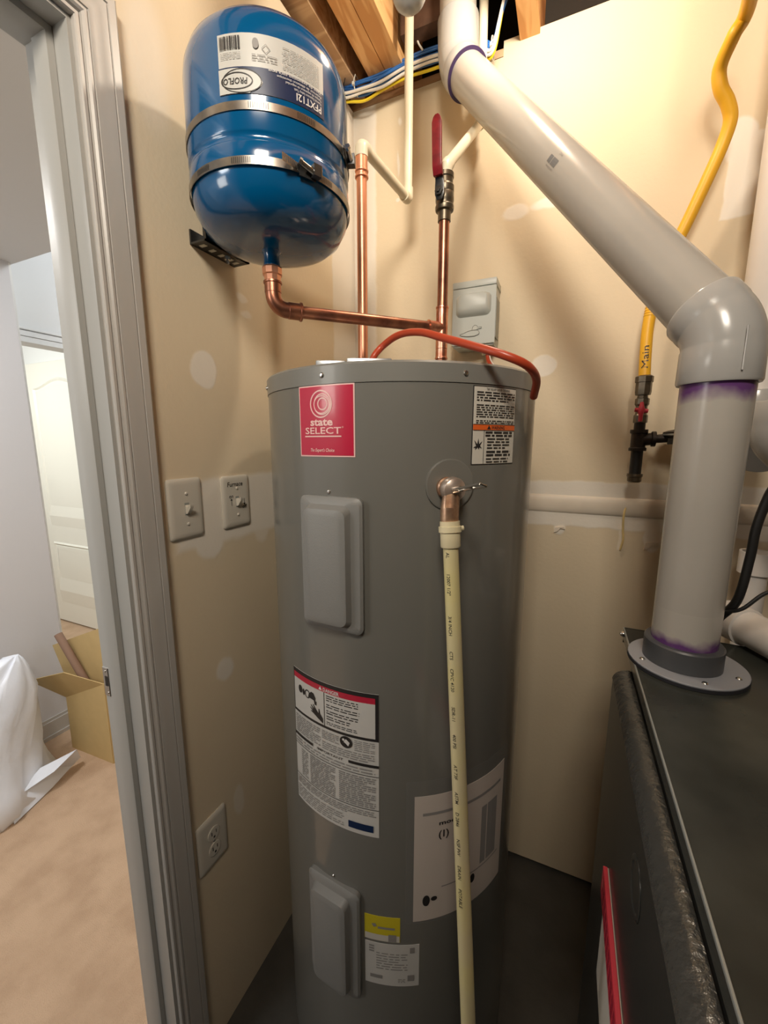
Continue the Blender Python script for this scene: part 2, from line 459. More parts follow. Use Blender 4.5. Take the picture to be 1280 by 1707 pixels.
# peeling bits of tape and compound under the seam
for n, (x, z, wd, hh) in enumerate([(.672, 1.168, .03, .01), (.905, 1.14, .035, .012)]):
    bm = B()
    pts = [(x-wd/2, z), (x-wd*.2, z+hh*.3), (x+wd*.1, z+hh*1.4), (x+wd/2, z+hh*1.2), (x+wd*.4, z+hh*2), (x-wd*.4, z+hh*1.6)]
    prism(bm, pts, lambda u, v, t: V((u, YB-t, v)), .001, .006)
    obj('peeling_compound', bm, 'ridge_mud', wb)
bm = B(); tube(bm, catmull([(.835, YB-.006, 1.255), (.832, YB-.010, 1.23), (.834, YB-.008, 1.19), (.836, YB-.01, 1.165), (.832, YB-.006, 1.135)]), .003, 6)
mat('glue_yellow', (.72, .55, .25), .4)
obj('glue_drip', bm, 'glue_yellow', wb)

# framing above
bm = B(); box(bm, (-.10, YB-.001, 2.441), (.4515, YB+.1, 2.459)); struct('trim_2', bm, 'plate_wood')
bm = B(); box(bm, (-.115, YB+.0125, 2.43), (3.0, YB+.1, 2.44)); box(bm, (.4515, YB+.013, 2.44), (3.0, YB+.1, 2.459)); struct('trim_3', bm, 'plate_wood')
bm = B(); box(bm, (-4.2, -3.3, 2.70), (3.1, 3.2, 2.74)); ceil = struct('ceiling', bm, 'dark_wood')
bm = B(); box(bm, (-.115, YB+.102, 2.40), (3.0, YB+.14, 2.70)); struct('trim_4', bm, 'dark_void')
for x0, x1, m in [(-.045, .045, 'plate_wood'), (.086, .1368, 'joist_wood'), (.1382, .189, 'joist_wood'), (.493, .542, 'joist_wood'), (.95, 1.0, 'joist_wood'), (1.4, 1.45, 'joist_wood')]:
    bm = mbox((x0, -3.2, 2.461), (x1, YB+.1, 2.70), .001, 1)
    obj('joist', bm, m, ceil)
# black strip as painted shade in a joist gap; rough board near the fixture
bm = mbox((.0455, -3.0, 2.53), (.0855, YB+.1, 2.55)); obj('gap_filler', bm, 'dark_void', ceil)
bm = mbox((.20, 1.18, 2.49), (.34, 1.22, 2.699)); obj('gap_filler', bm, 'dark_wood', ceil)

# door jamb, stop, casing (finished opening in the left wall)
def frame_profile(name, prof, m, x_sign=1):
    """profile of (q outward from the opening edge, x) swept round jamb side, head and far side"""
    bm = B()
    def f(p, q, s):
        # s 0: bottom near side, 1: top near corner, 2: top far corner, 3: bottom far side
        if s == 0: return V((q, YJ+p, 0))
        if s == 1: return V((q, YJ+p, ZH+p))
        if s == 2: return V((q, YH-p, ZH+p))
        return V((q, YH-p, 0))
    sweep(bm, prof, [0, 1, 2, 3], f)
    return bm
o = obj('door_frame', frame_profile('j', [(0, -.102), (.0, -.001), (.019, -.001), (.019, -.102)], 0), 'jamb_paint', None, 30)
o['kind'] = 'structure'; o.name = 'door_1'; dj = o
obj('door_stop', frame_profile('s', [(-.0005, -.067), (-.011, -.067), (-.011, -.040), (-.009, -.036), (-.0005, -.034)], 0), 'jamb_paint', dj, 30)
cas = [(.006, -.001), (.006, .006), (.0075, .008), (.012, .008), (.0135, .0055), (.015, .010), (.018, .0125), (.0215, .0125), (.0225, .009), (.024, .013), (.030, .0145), (.040, .0145), (.0475, .0165), (.0495, .0165), (.0505, .0135), (.0520, .017), (.063, .017), (.066, .015), (.066, -.001)]
obj('casing', frame_profile('c', cas, 0), 'painted_trim', dj, 25)
# casing on the far side of the wall
obj('casing', frame_profile('c', [(.006, -.100), (.006, -.113), (.06, -.118), (.06, -.100)], 0), 'jamb_paint', dj, 25)
# strike plate
bm = B(); box(bm, (-.1035, YJ-.0015, .95), (-.087, YJ+.001, 1.01), .001, 1); sp = obj('strike_plate', bm, 'steel', dj)
obj('latch_hole', mbox((-.097, YJ-.0022, .972), (-.090, YJ-.0008, .992)), 'black', sp)
screw('screw', (-.092, YJ-.0015, .958), (0, -1, 0), .0022, sp); screw('screw', (-.095, YJ-.0015, 1.002), (0, -1, 0), .0022, sp)

# ------------------------------------------------------------------ room beyond the door
bm = B(); box(bm, (-1.65, -2.2, 0), (-1.55, 1.072, 2.19)); struct('wall_west', bm, 'room_wall')
bm = B(); box(bm, (-1.549, -2.2, 0), (-1.538, 1.072, .085)); box(bm, (-1.549, -2.2, .085), (-1.543, 1.072, .10))
box(bm, (-1.549, -2.2, 0), (-1.530, 1.074, .018))
struct('baseboard_west', bm, 'painted_trim')
bm = B(); box(bm, (-4.2, -2.2, 2.19), (-.115, 1.094, 2.25)); struct('ceiling', bm, 'room_ceiling')
bm = B(); box(bm, (-4.2, -2.3, 0), (-.1, -2.2, 2.72)); struct('wall_south', bm, 'room_wall')
# header over the hall opening, with its trim, then the hall beyond
mat('header_white', (.74, .75, .75), .8)
bm = B(); box(bm, (-1.80, 1.075, 1.925), (-1.70, 2.6, 2.70)); struct('wall_header', bm, 'header_white')
bm = B(); box(bm, (-1.80, 1.075, 1.90), (-1.692, 2.6, 1.925)); box(bm, (-1.70, 1.075, 1.927), (-1.688, 2.6, 1.950)); box(bm, (-1.70, 1.075, 1.955), (-1.685, 2.6, 1.967), .003, 2)
struct('trim_7', bm, 'header_white')
mat('hall_wall', (.80, .80, .78), .8)
bm = B(); box(bm, (-4.2, 1.83, 0), (-.115, 1.93, 2.7)); struct('wall_hall', bm, 'hall_wall')
bm = B(); box(bm, (-4.3, -2.2, 0), (-4.2, 3.2, 2.7)); struct('wall_far', bm, 'hall_wall')
bm = B(); box(bm, (-1.65, 1.073, 0), (-1.56, 1.085, 2.19)); struct('trim_8', bm, 'hall_wall')
# arched two-panel door
dr = thing('panel_door', 'white two-panel door with an arched top panel, seen in the far hall', 'door', (-2.64, 1.80, .012))
X0, X1, ZD = -3.04, -2.24, 1.998
def arch_outline(x0, x1, z0, z1, rise, n=16):
    pts = [(x0, z0), (x1, z0), (x1, z1)]
    for i in range(1, n):
        t = i/n; x = x1+(x0-x1)*t; pts.append((x, z1+rise*(.5-.5*math.cos(2*PI*t))))
    pts.append((x0, z1)); return pts
def inset(pts, d):
    cx = sum(p[0] for p in pts)/len(pts); cz = sum(p[1] for p in pts)/len(pts)
    w_ = max(p[0] for p in pts)-cx; h_ = max(p[1] for p in pts)-cz
    return [(cx+(x-cx)*(1-d/w_), cz+(z-cz)*(1-d/h_)) for x, z in pts]
bm = mbox((X0, 1.79, .012), (X1, 1.825, ZD), .002, 1); obj('slab', bm, 'door_white', dr)
def ring_strip(bm, A, Bp, ya, yb):
    a = [bm.verts.new((x, ya, z)) for x, z in A]; b = [bm.verts.new((x, yb, z)) for x, z in Bp]
    for i in range(len(a)):
        j = (i+1) % len(a); bm.faces.new((a[i], a[j], b[j], b[i]))
for z0, z1, rise in [(.80, 1.823, .062), (.175, .67, 0)]:
    bm = B(); o1 = arch_outline(X0+.09, X1-.09, z0, z1, rise)
    o2 = inset(o1, .012); o3 = inset(o1, .024); o4 = inset(o1, .055)
    ring_strip(bm, o1, o2, 1.7895, 1.779); ring_strip(bm, o2, o3, 1.779, 1.7885); ring_strip(bm, o3, o4, 1.7885, 1.781)
    bm.faces.new([bm.verts.new((x, 1.781, z)) for x, z in o4])
    obj('raised_panel', bm, 'door_white', dr, 20)
obj('hinge', mbox((X0-.008, 1.782, .86), (X0+.006, 1.79, .95), .002, 1), 'steel', dr)

# cardboard box, flaps and tube
cb = thing('cardboard_box', 'open tan cardboard box on the carpet, one flap folded out', 'box', (-1.25, 1.08, 0))
A0, B0, A1, B1 = V((-1.379, .976, 0)), V((-1.10, .99, 0)), V((-1.377, .978, .262)), V((-1.10, .992, .392))
def slab(bm, q, t):
    q = [V(x) for x in q]; n = (q[1]-q[0]).cross(q[2]-q[0]).normalized()*t
    a = [bm.verts.new(x) for x in q]; b = [bm.verts.new(x+n) for x in q]; k = len(q)
    bm.faces.new(a); bm.faces.new(b)
    for i in range(k): bm.faces.new((a[i], a[(i+1) % k], b[(i+1) % k], b[i]))
    return bm
off = V((.0, .24, 0))
obj('side_panel', slab(B(), [A0, B0, B1, A1], .003), 'cardboard', cb, None)
obj('side_panel', slab(B(), [A0+off, B0+off, B1+off, A1+off], -.003), 'cardboard', cb, None)
obj('side_panel', slab(B(), [A0, A0+off, A1+off, A1], -.003), 'cardboard', cb, None)
obj('side_panel', slab(B(), [B0, B0+off, B1+off, B1], .003), 'cardboard', cb, None)
obj('base_panel', slab(B(), [A0+V((0, 0, .004)), B0+V((0, 0, .004)), B0+off+V((0, 0, .004)), A0+off+V((0, 0, .004))], .003), 'cardboard', cb, None)
obj('flap', slab(B(), [A1, B1, V((-1.27, .930, .44)), V((-1.525, .911, .347))], .003), 'cardboard', cb, None)
obj('flap', slab(B(), [(-1.477, 1.03, .335), (-1.14, 1.03, .35), (-1.12, 1.03, .638), (-1.540, 1.03, .462)], .003), 'cardboard', cb, None)
tb = obj('cardboard_tube', mtube([(-1.416, .998, .557), (-1.267, 1.007, .354), (-1.16, 1.010, .21)], .0165, 20), 'cardboard_tube')
tag(tb, 'brown cardboard tube sticking up out of the open cardboard box', 'tube')

# white plastic bag on the carpet
def bag_mesh():
    bm = B(); rnd = random.Random(3); rings = []; n = 64
    secs = [(0, -1.345, .58, .185, .27), (.03, -1.345, .575, .20, .28), (.10, -1.35, .575, .19, .26), (.20, -1.365, .60, .16, .24), (.32, -1.37, .65, .145, .20),
            (.42, -1.375, .70, .12, .165), (.49, -1.37, .73, .09, .12), (.54, -1.355, .775, .045, .055), (.565, -1.345, .80, .012, .015)]
    for z, cx, cy, rx, ry in secs:
        ring = []
        for k in range(n):
            a = 2*PI*k/n
            wv = 1+.05*math.sin(5*a+z*9)+.035*math.sin(11*a-z*21)+.02*math.sin(23*a+z*40)+.015*rnd.uniform(-1, 1)
            ring.append(bm.verts.new((max(cx+rx*wv*math.cos(a), -1.527), cy+ry*wv*math.sin(a), z+(.012*math.sin(7*a) if .02 < z < .55 else 0))))
        rings.append(ring)
    for a, b in zip(rings, rings[1:]):
        for k in range(n): bm.faces.new((a[k], a[(k+1) % n], b[(k+1) % n], b[k]))
    bm.faces.new(rings[0]); bm.faces.new(rings[-1])
    return bm
bg = thing('plastic_bag', 'white crumpled plastic bag standing on the carpet beyond the doorway', 'bag', (-1.345, .6, 0))
bb = obj('bag_body', bag_mesh(), 'bag_white', bg, 60)
bm = B()
tail = [(-1.20, .66, .06), (-1.17, .80, .09), (-1.205, .905, .10), (-1.235, .93, .03), (-1.25, .90, .004), (-1.20, .80, .004), (-1.14, .64, .004)]
c = bm.verts.new((-1.23, .78, .10)); tv = [bm.verts.new(p) for p in tail]
for i in range(len(tv)): bm.faces.new((tv[i], tv[(i+1) % len(tv)], c))
obj('bag_tail', bm, 'bag_white', bg, 50)

# ------------------------------------------------------------------ water heater
HX, HY, HR = .347, .831, .27
wh = thing('water_heater', 'tall round grey electric water heater standing on the concrete floor', 'water heater', (HX, HY, 0))
obj('tank_jacket', mlathe((HX, HY, .02), (0, 0, 1), [(HR-.012, 0), (HR, 0), (HR, 1.499)], 128), 'heater_grey', wh, 40)
obj('base_ring', mlathe((HX, HY, 0), (0, 0, 1), [(HR-.02, 0), (HR-.006, 0), (HR-.006, .0195), (HR-.02, .0195)], 96), 'black', wh)
obj('top_cover', mlathe((HX, HY, 1.5195), (0, 0, 1), [(HR-.01, 0), (HR+.0015, 0), (HR+.0020, .027), (HR-.001, .0305), (HR-.006, .031), (0, .033)], 128), 'heater_grey_rim', wh, 40)
tank = cyl_map(HX, HY, HR, 0, 0)
rim = cyl_map(HX, HY, HR+.002, 0, 0)
def nrm(th): a = math.radians(th); return V((math.sin(a), -math.cos(a), 0))
def on(th, z, r=HR): return V((HX, HY, z))+nrm(th)*r
for th in (-48, -4.8, 42.9, 84, -95): screw('rim_screw', on(th, 1.533, HR+.002), nrm(th), .0042, wh)
# element access panels
def access_panel(z0, z1, thc, half):
    g = cyl_map(HX, HY, HR, thc, 0)
    bm = B(); steps = [(half, 0, .0005), (half, 0, .009), (half-.004, .004, .0125), (half-.018, .012, .0135), (half-.022, .018, .026), (half-.029, .026, .0285)]
    rings = []
    for hw, dz, t in steps:
        pts = []; rc = .012; nseg = 5; W, Z0, Z1 = hw, z0+dz, z1-dz
        for (cx, cz, a0) in ((W-rc, Z1-rc, 0), (-W+rc, Z1-rc, 90), (-W+rc, Z0+rc, 180), (W-rc, Z0+rc, 270)):
            for k in range(nseg+1):
                a = math.radians(a0+90*k/nseg); pts.append((cx+rc*math.cos(a), cz+rc*math.sin(a)))
        rings.append([bm.verts.new(g(u, v, t)) for u, v in pts])
    n = len(rings[0])
    for a, b in zip(rings, rings[1:]):
        for k in range(n): bm.faces.new((a[k], a[(k+1) % n], b[(k+1) % n], b[k]))
    # flat front: strips across so that it stays flat between the sides
    bm.faces.new(rings[-1])
    return obj('access_panel', bm, 'panel_grey', wh, 30)
p1 = access_panel(1.118, 1.345, -2.4, .058); screw('screw', on(-3.2, 1.352), nrm(-3.2), .0035, p1)
p2 = access_panel(.355, .600, -5.0, .058); screw('screw', on(-5.2, .606), nrm(-5.2), .0035, p2)
# relief valve opening and its faint embossed ring
obj('valve_opening', mlathe(on(36.5, 1.362)-nrm(36.5)*.002, nrm(36.5), [(.0, 0), (.0225, 0), (.0225, .0035), (.0, .0035)], 32), 'black', wh)
obj('embossed_disc', mlathe(on(38.5, 1.366)-nrm(38.5)*.0055, nrm(38.5), [(.040, 0), (.040, .0075), (.038, .0083), (0, .0088)], 40), 'heater_grey', wh, 20)

# red brand sticker
g = cyl_map(HX, HY, HR, -4.3, 1.4635)
RW, RH = .0535, .0555
st = obj('brand_sticker', patch(B(), g, -RW, -RH, RW, RH, .0006), 'ink_pink', wh, label='red glossy brand sticker with white border')
obj('sticker_face', patch(B(), g, -RW+.0022, -RH+.0022, RW-.0022, RH-.0022, .0011), 'label_red', st)
bm = B(); T = .0016
ring_on(bm, g, -.006, .0265, .0215, .0215, .0022, T); ring_on(bm, g, -.0035, .026, .0165, .0165, .0018, T)
ring_on(bm, g, -.0045, .0255, .0155, .0140, .0015, T); ring_on(bm, g, -.0025, .0265, .0098, .0098, .0020, T)
text(bm, g, 'state', -.006, -.0065, .0165, T, weight=.03, width=.044)
text(bm, g, 'SELECT', -.0045, -.0195, .0145, T, weight=.012, width=.070)
poly_on(bm, g, [(-.0405, -.0245), (.031, -.0245), (.031, -.0225), (-.0405, -.0225)], T)
text(bm, g, "The Expert's Choice", -.006, -.0475, .0075, T, shear=.35, width=.047, weight=.01)
text(bm, g, '®', .0335, -.011, .004, T)
obj('lettering', bm, 'ink_pink', st, None)

# relief-valve warning label
g = cyl_map(HX, HY, HR, 56.3, 1.456)
WW, WH = .048, .0605
wl = obj('warning_label', patch(B(), g, -WW, -WH, WW, WH, .0006), 'ink_black', wh, label='white warning label with an orange band beside the relief valve')
obj('label_face', patch(B(), g, -WW+.0015, -WH+.0015, WW-.0015, WH-.0015, .0011), 'label_white', wl)
bm = B(); patch(bm, g, -WW+.001, -.0065, WW-.001, .0025, .0015, thick=0); obj('orange_band', bm, 'ink_orange', wl)
bm = B(); rn = random.Random(5); T = .0019
text(bm, g, 'T&P RELIEF VALVE OPENING', .002, .0545, .0045, T, width=.052, weight=.01)
lines(bm, g, -WW+.006, WW-.004, .037, .0530, 4, T, rnd=rn); lines(bm, g, -WW+.006, WW-.004, .0125, .0335, 6, T, rnd=rn); lines(bm, g, -WW+.006, WW-.004, .0035, .0095, 2, T, rnd=rn)
poly_on(bm, g, [(-.020, -.0048), (-.0125, -.0048), (-.01625, .0012)], T)
text(bm, g, 'WARNING', .004, -.0048, .0075, T, width=.030, weight=.02)
for v in (.0025, -.0065): poly_on(bm, g, [(-WW+.001, v-.0004), (WW-.001, v-.0004), (WW-.001, v+.0004), (-WW+.001, v+.0004)], T)
poly_on(bm, g, [(-.0262, -WH+.002), (-.0252, -WH+.002), (-.0252, -.0068), (-.0262, -.0068)], T)
lines(bm, g, -.023, .040, -.0170, -.0075, 2, T, .6, rn); lines(bm, g, -.019, .034, -.0365, -.0175, 4, T, rnd=rn); lines(bm, g, -.020, .038, -.0480, -.0375, 2, T, .6, rn); lines(bm, g, -.020, .032, -.0585, -.0490, 2, T, rnd=rn)
star = [(-.046, -.0335), (-.0405, -.031), (-.044, -.0215), (-.0385, -.028), (-.0365, -.019), (-.0345, -.028), (-.0285, -.023), (-.0330, -.0305), (-.0295, -.0345), (-.034, -.033), (-.035, -.0365), (-.0375, -.0325), (-.0425, -.0375), (-.041, -.0335)]
poly_on(bm, g, star, T)
obj('lettering', bm, 'ink_black', wl, None)

# danger / instruction label
g = cyl_map(HX, HY, HR, -5.6, .868)
DW, DH, tl = .096, .142, 0
dl = obj('danger_label', patch(B(), g, -DW, -DH, DW, DH, .0006), 'label_white_dim', wh, label='tall white instruction label with a black and red danger heading')
bm = B(); patch(bm, g, -DW, .052, DW, DH, .0010, thick=0); obj('black_frame', bm, 'ink_black', dl)
bm = B(); patch(bm, g, -DW+.003, .0575, DW-.006, .1235, .0014, thick=0); obj('label_face', bm, 'label_white_dim', dl)
bm = B(); patch(bm, g, -DW+.003, .1235, DW-.006, .1345, .0014, thick=0); obj('red_band', bm, 'ink_red', dl)
bm = B(); T = .0019
text(bm, g, 'DANGER', .006, .1255, .0095, T, width=.034, weight=.02); poly_on(bm, g, [(-.021, .1258), (-.013, .1258), (-.017, .1330)], T)
obj('lettering', bm, 'ink_white', dl, None)
bm = B(); rn = random.Random(8)
for a, b, c, d in [(-.0095, .058, -.0080, .1235)]: poly_on(bm, g, [(a, b), (c, b), (c, d), (a, d)], T)
lines(bm, g, -.004, .060, .108, .121, 3, T, .4, rn); lines(bm, g, -.004, .062, .095, .104, 2, T, .4, rn); lines(bm, g, -.004, .060, .083, .092, 2, T, .4, rn); lines(bm, g, -.004, .045, .072, .081, 2, T, .4, rn); lines(bm, g, -.004, .058, .062, .069, 2, T, .4, rn)
# pictogram: tap, splashing water and a hand
for cu, cv, ru, rv in [(-.072, .1055, .006, .008), (-.062, .1035, .0035, .0065)]: poly_on(bm, g, ell(cu, cv, ru, rv), T)
ring_on(bm, g, -.051, .1040, .0075, .0085, .0022, T)
poly_on(bm, g, [(-.049, .099), (-.030, .0975), (-.029, .104), (-.034, .112), (-.040, .113), (-.047, .107)], T)
poly_on(bm, g, [(-.034, .098), (-.027, .098), (-.027, .0905), (-.032, .0905)], T)
hand = [(-.012, .060), (-.012, .070), (-.018, .077), (-.0205, .086), (-.0225, .0860), (-.0225, .0770), (-.029, .083), (-.035, .0905), (-.0365, .0895), (-.033, .082), (-.041, .0875), (-.042, .0860), (-.036, .079), (-.0435, .0820), (-.044, .0803), (-.037, .0755), (-.042, .0755), (-.042, .0740), (-.035, .0715), (-.027, .0675)]
poly_on(bm, g, hand, T)
for v, h in ((.001, .0055),): poly_on(bm, g, [(-DW+.0, v), (-.040, v), (-.040, v+h), (-DW, v+h)], T); poly_on(bm, g, [(.040, v), (DW, v), (DW, v+h), (.040, v+h)], T)
text(bm, g, 'IMPORTANT', 0, .0012, .0065, T, width=.058, weight=.01)
for v in (-.0170, -.0850): poly_on(bm, g, [(-DW, v), (DW, v), (DW, v+.0012), (-DW, v+.0012)], T)
poly_on(bm, g, ell(.036, .0405, .0125, .0115), T)
obj('lettering', bm, 'ink_black', dl, None)
bm = B()
lines(bm, g, -DW+.005, -.02, .010, .048, 9, T, .5, rn); lines(bm, g, -.016, .022, .030, .048, 5, T, .5, rn); lines(bm, g, .052, .090, .028, .050, 6, T, .4, rn); lines(bm, g, -.016, .090, .009, .026, 4, T, .45, rn)
lines(bm, g, -DW+.003, DW-.003, -.0140, -.002, 2, T, .4, rn)
lines(bm, g, -DW+.020, -.056, -.080, -.022, 13, T, .5, rn); lines(bm, g, -.050, .012, -.082, -.020, 15, T, .6, rn); lines(bm, g, .020, .092, -.082, -.020, 15, T, .6, rn)
lines(bm, g, -DW+.004, DW-.004, -.104, -.088, 4, T, .5, rn); lines(bm, g, -DW+.004, .03, -.136, -.108, 6, T, .4, rn)
obj('small_print', bm, 'ink_grey', dl, None)
bm = B(); poly_on(bm, g, [(.0315, .0405), (.036, .047), (.0435, .041), (.0405, .034), (.036, .0375)], T+.0005); ring_on(bm, g, .031, .0445, .0025, .0025, .0024, T+.0005, 12); obj('manual_symbol', bm, 'ink_white', dl, None)
bm = B(); patch(bm, g, .038, -.132, .086, -.118, T, thick=0); tg = obj('logo_block', bm, 'ink_navy', dl)
# clear pouch with energy sheet
g = cyl_map(HX, HY, HR, 50.0, .675)
po = obj('document_pouch', patch(B(), g, -.118, -.135, .122, .170, .0012), 'poly_bag', wh, label='clear plastic pouch taped to the tank')
sh = obj('energy_sheet', patch(B(), g, -.103, -.128, .106, .140, .0019), 'paper', wh, label='pale printed sheet inside the clear pouch')
bm = B(); T = .0026
patch(bm, g, -.088, .1000, .092, .1055, T, thick=0); patch(bm, g, .036, -.052, .050, .075, T, thick=0); patch(bm, g, .053, -.052, .082, .075, T, thick=0)
patch(bm, g, -.050, -.060, .092, -.0575, T, thick=0)
obj('print_block', bm, 'ink_grey', sh, None)
bm = B()
text(bm, g, 'model', -.035, .076, .012, T, width=.045, weight=.03); text(bm, g, '(1)', -.048, .050, .02, T, width=.02, weight=.03); text(bm, g, '(2)', -.018, .050, .02, T, width=.02, weight=.03)
poly_on(bm, g, ell(-.079, -.083, .007, .012), T); poly_on(bm, g, ell(-.064, -.081, .006, .005), T); poly_on(bm, g, ell(.018, -.073, .006, .010), T)
obj('lettering', bm, 'ink_black', sh, None)
# yellow energy tag and rating label
g = cyl_map(HX, HY, HR, 15.9, .526)
yl = obj('energy_label', patch(B(), g, -.034, -.028, .034, .028, .0006), 'label_yellow', wh, label='small yellow label above the rating label')
bm = B(); patch(bm, g, -.033, -.027, .033, -.013, .0012, thick=0); obj('white_strip', bm, 'label_white', yl)
bm = B(); poly_on(bm, g, [(-.020, .010), (-.013, .012), (-.010, .006), (-.016, .003)], .0016); patch(bm, g, .012, -.026, .027, -.010, .0016, thick=0); patch(bm, g, -.008, .001, .024, .006, .0016, thick=0)
obj('print_block', bm, 'ink_grey', yl, None)
g = cyl_map(HX, HY, HR, 19.9, .443)
rl = obj('rating_label', patch(B(), g, -.052, -.049, .052, .049, .0006), 'label_white_dim', wh, label='square pale rating label low on the tank')
bm = B(); rn = random.Random(4); lines(bm, g, -.030, .030, -.012, .030, 7, .0012, .35, rn); patch(bm, g, -.042, -.034, -.018, -.026, .0012, thick=0); lines(bm, g, -.044, -.034, .026, .044, 3, .0012, .6, rn)
patch(bm, g, .030, -.036, .043, -.022, .0012, thick=0); patch(bm, g, .034, .030, .043, .043, .0012, thick=0); lines(bm, g, .012, .026, -.04, -.030, 3, .0012, .5, rn)
obj('print_block', bm, 'ink_grey', rl, None)
# junction cover on top
a, b = V((.262, .640, 0)), V((.392, .706, 0)); dx = (b-a).normalized(); mt = Matrix.Translation(a)@Matrix(((dx.x, -dx.y, 0, 0), (dx.y, dx.x, 0, 0), (0, 0, 1, 0), (0, 0, 0, 1)))
bm = mbox((0, 0, 1.5525), (.053, .09, 1.5740), .002, 2, mt); jc = obj('junction_cover', bm, 'galvanised', wh)
bm = mbox((.0545, 0, 1.5525), (.135, .09, 1.5785), .002, 2, mt); obj('junction_cover', bm, 'galvanised', wh)

# orange power cord over the tank top
cord = thing('power_cord', 'thick orange power cord arching over the top of the water heater', 'cord', (.47, .69, 1.553))
cp = catmull([(.326, .742, 1.572), (.330, .735, 1.590), (.346, .745, 1.612), (.387, .723, 1.622), (.435, .698, 1.616), (.485, .672, 1.596), (.540, .645, 1.573), (.587, .633, 1.554), (.6175, .648, 1.540), (.628, .690, 1.526), (.622, .735, 1.505)], 8)
obj('cord', mtube(cp, .0062, 14), 'orange_cord', cord)
obj('clamp_connector', mlathe((.326, .742, 1.552), (0, 0, 1), [(.009, 0), (.009, .006), (.006, .008), (.006, .022), (.0085, .023), (.0085, .030), (.004, .031)], 14), 'black', cord)

# ------------------------------------------------------------------ relief valve and discharge pipe
rv = thing('relief_valve', 'brass relief valve with a flat silver test lever, screwed into the grey tank', 'valve', on(36.5, 1.362))
n1 = nrm(37.0); bp = on(37, 1.362)
obj('valve_body', mlathe(bp-n1*.004, n1, [(.014, 0), (.0165, .002), (.0165, .014), (.0145, .016), (.0145, .026), (.0175, .028)], 24), 'brass', rv)
obj('bonnet', mlathe(bp+n1*.0245, n1, [(.0165, 0), (.0185, .002), (.0185, .010), (.0165, .015), (.011, .018), (0, .0195)], 32), 'brass_cap', rv)
bot = V((.529, .572, 1.318)); topv = bp+n1*.026
obj('outlet', mtube([topv+V((0, 0, -.004)), bot+V((0, 0, .016)), bot], .0132, 20, radii=[.0125, .0135, .0135]), 'brass', rv)
tip0, tip1 = bp+n1*.046+V((-.004, 0, 0)), V((.585, .519, 1.3775))
d = (tip1-tip0); side = d.cross(n1).normalized()
bm = B()
for q in (-.0034, .0034): tube(bm, [tip0+side*q, tip0+d*.5+side*q+n1*.001, tip1+side*q*1.25], .0021, 8)
tube(bm, [tip0-d*.05, tip0+d*.25], .0045, 10); tube(bm, [tip1-side*.005, tip1+side*.005], .0014, 8); tube(bm, [tip0+d*.62-side*.004, tip0+d*.62+side*.004], .0024, 8)
obj('test_lever', bm, 'steel', rv)
obj('pivot_pin', mtube([bp+n1*.042+side*.006+V((0, 0, 0)), bp+n1*.047+side*.002], .003, 10), 'steel', rv)
dp = thing('discharge_pipe', 'cream plastic discharge pipe running down in front of the tank', 'pipe', (.645, .452, .06))
d0, d1 = V((.5305, .568, 1.318)), V((.6405, .4555, .10))
dd = (d1-d0).normalized()
obj('adapter', mlathe(d0, dd, [(.0125, 0), (.0145, .0), (.0145, .007), (.0165, .0075), (.0165, .0155), (.0145, .016), (.0145, .036), (.0135, .038), (.0115, .038)], 28), 'cpvc_fit', dp)
obj('adapter_lug', mtube([d0+dd*.0115+V((.011, .010, 0)), d0+dd*.0115+V((.0165, .0135, .001))], .0035, 8), 'cpvc_fit', dp)
obj('pipe', mtube([d0+dd*.03, d1], .0111, 28), 'cpvc_yellow', dp)
# print line along the pipe (reads downward)
fx = V((math.cos(math.radians(-40)), math.sin(math.radians(-40)), 0))
def pipe_map(o, d, facing, r):
    d = V(d).normalized(); n = (V(facing)-d*V(facing).dot(d)).normalized(); s = n.cross(d)
    def g(u, v, t=0):
        a = v/r; return V(o)+d*u+n*((r+t)*math.cos(a))+s*((r+t)*math.sin(a))
    return g
face = (V((.68, 0, 1.2))-V((.56, .53, 1.2))).normalized()
g = pipe_map(d0+dd*.04, dd, (face+V((-.42, -.12, 0))).normalized(), .0111)
bm = B(); u = .004
for wd in ['AL', '', '12007 1/2"', '3/4 INCH', 'CTS', 'CPVC 4120', 'SDR-11', '400 PSI', 'AT 73F', 'ASTM', 'D 2846', 'NSF PW', 'DRAIN', 'POTABLE']:
    if wd: text(bm, g, wd, u, -.0025, .0072, .0003, align='LEFT', weight=.01)
    u += .0052*len(wd)+.010
obj('pipe_print', bm, 'ink_black', dp, None)

# ------------------------------------------------------------------ copper and cpvc piping
def collar(bm, p, d, r, L, lip=.0016):
    d = V(d).normalized(); p = V(p)
    lathe(bm, p, d, [(r-.001, 0), (r+lip, .0005), (r+lip, .0035), (r+.0004, .0045), (r+.0004, L-.001), (r-.001, L)], 24)
# hot outlet riser
hp = thing('hot_water_pipe', 'straight bright copper riser behind the blue tank', 'pipe', (.233, .883, 1.553))
obj('pipe', mtube([(.233, .883, 1.5525), (.233, .883, 2.015)], .0111, 28), 'copper', hp)
bm = B(); lathe(bm, (.233, .883, 1.992), (0, 0, 1), [(.0112, 0), (.0145, .001), (.0145, .004), (.0122, .006), (.0122, .010), (.0145, .012), (.0145, .015), (.013, .017), (.013, .042), (.0112, .042)], 28)
obj('coupling', bm, 'copper', hp)
hc = thing('hot_water_line', 'cream plastic water line rising from the copper riser to the joists', 'pipe', (.233, .883, 2.034))
P0, P1, P2 = V((.233, .883, 2.056)), V((.2430, 1.135, 2.072)), V((.2430, 1.135, 2.68))
obj('elbow', mtube([(.233, .883, 2.032)]+arc(P0+V((0, 0, -.008)), P0, P0+(P1-P0).normalized()*.014, 8)+[P0+(P1-P0).normalized()*.022], .0138, 24), 'cpvc', hc)
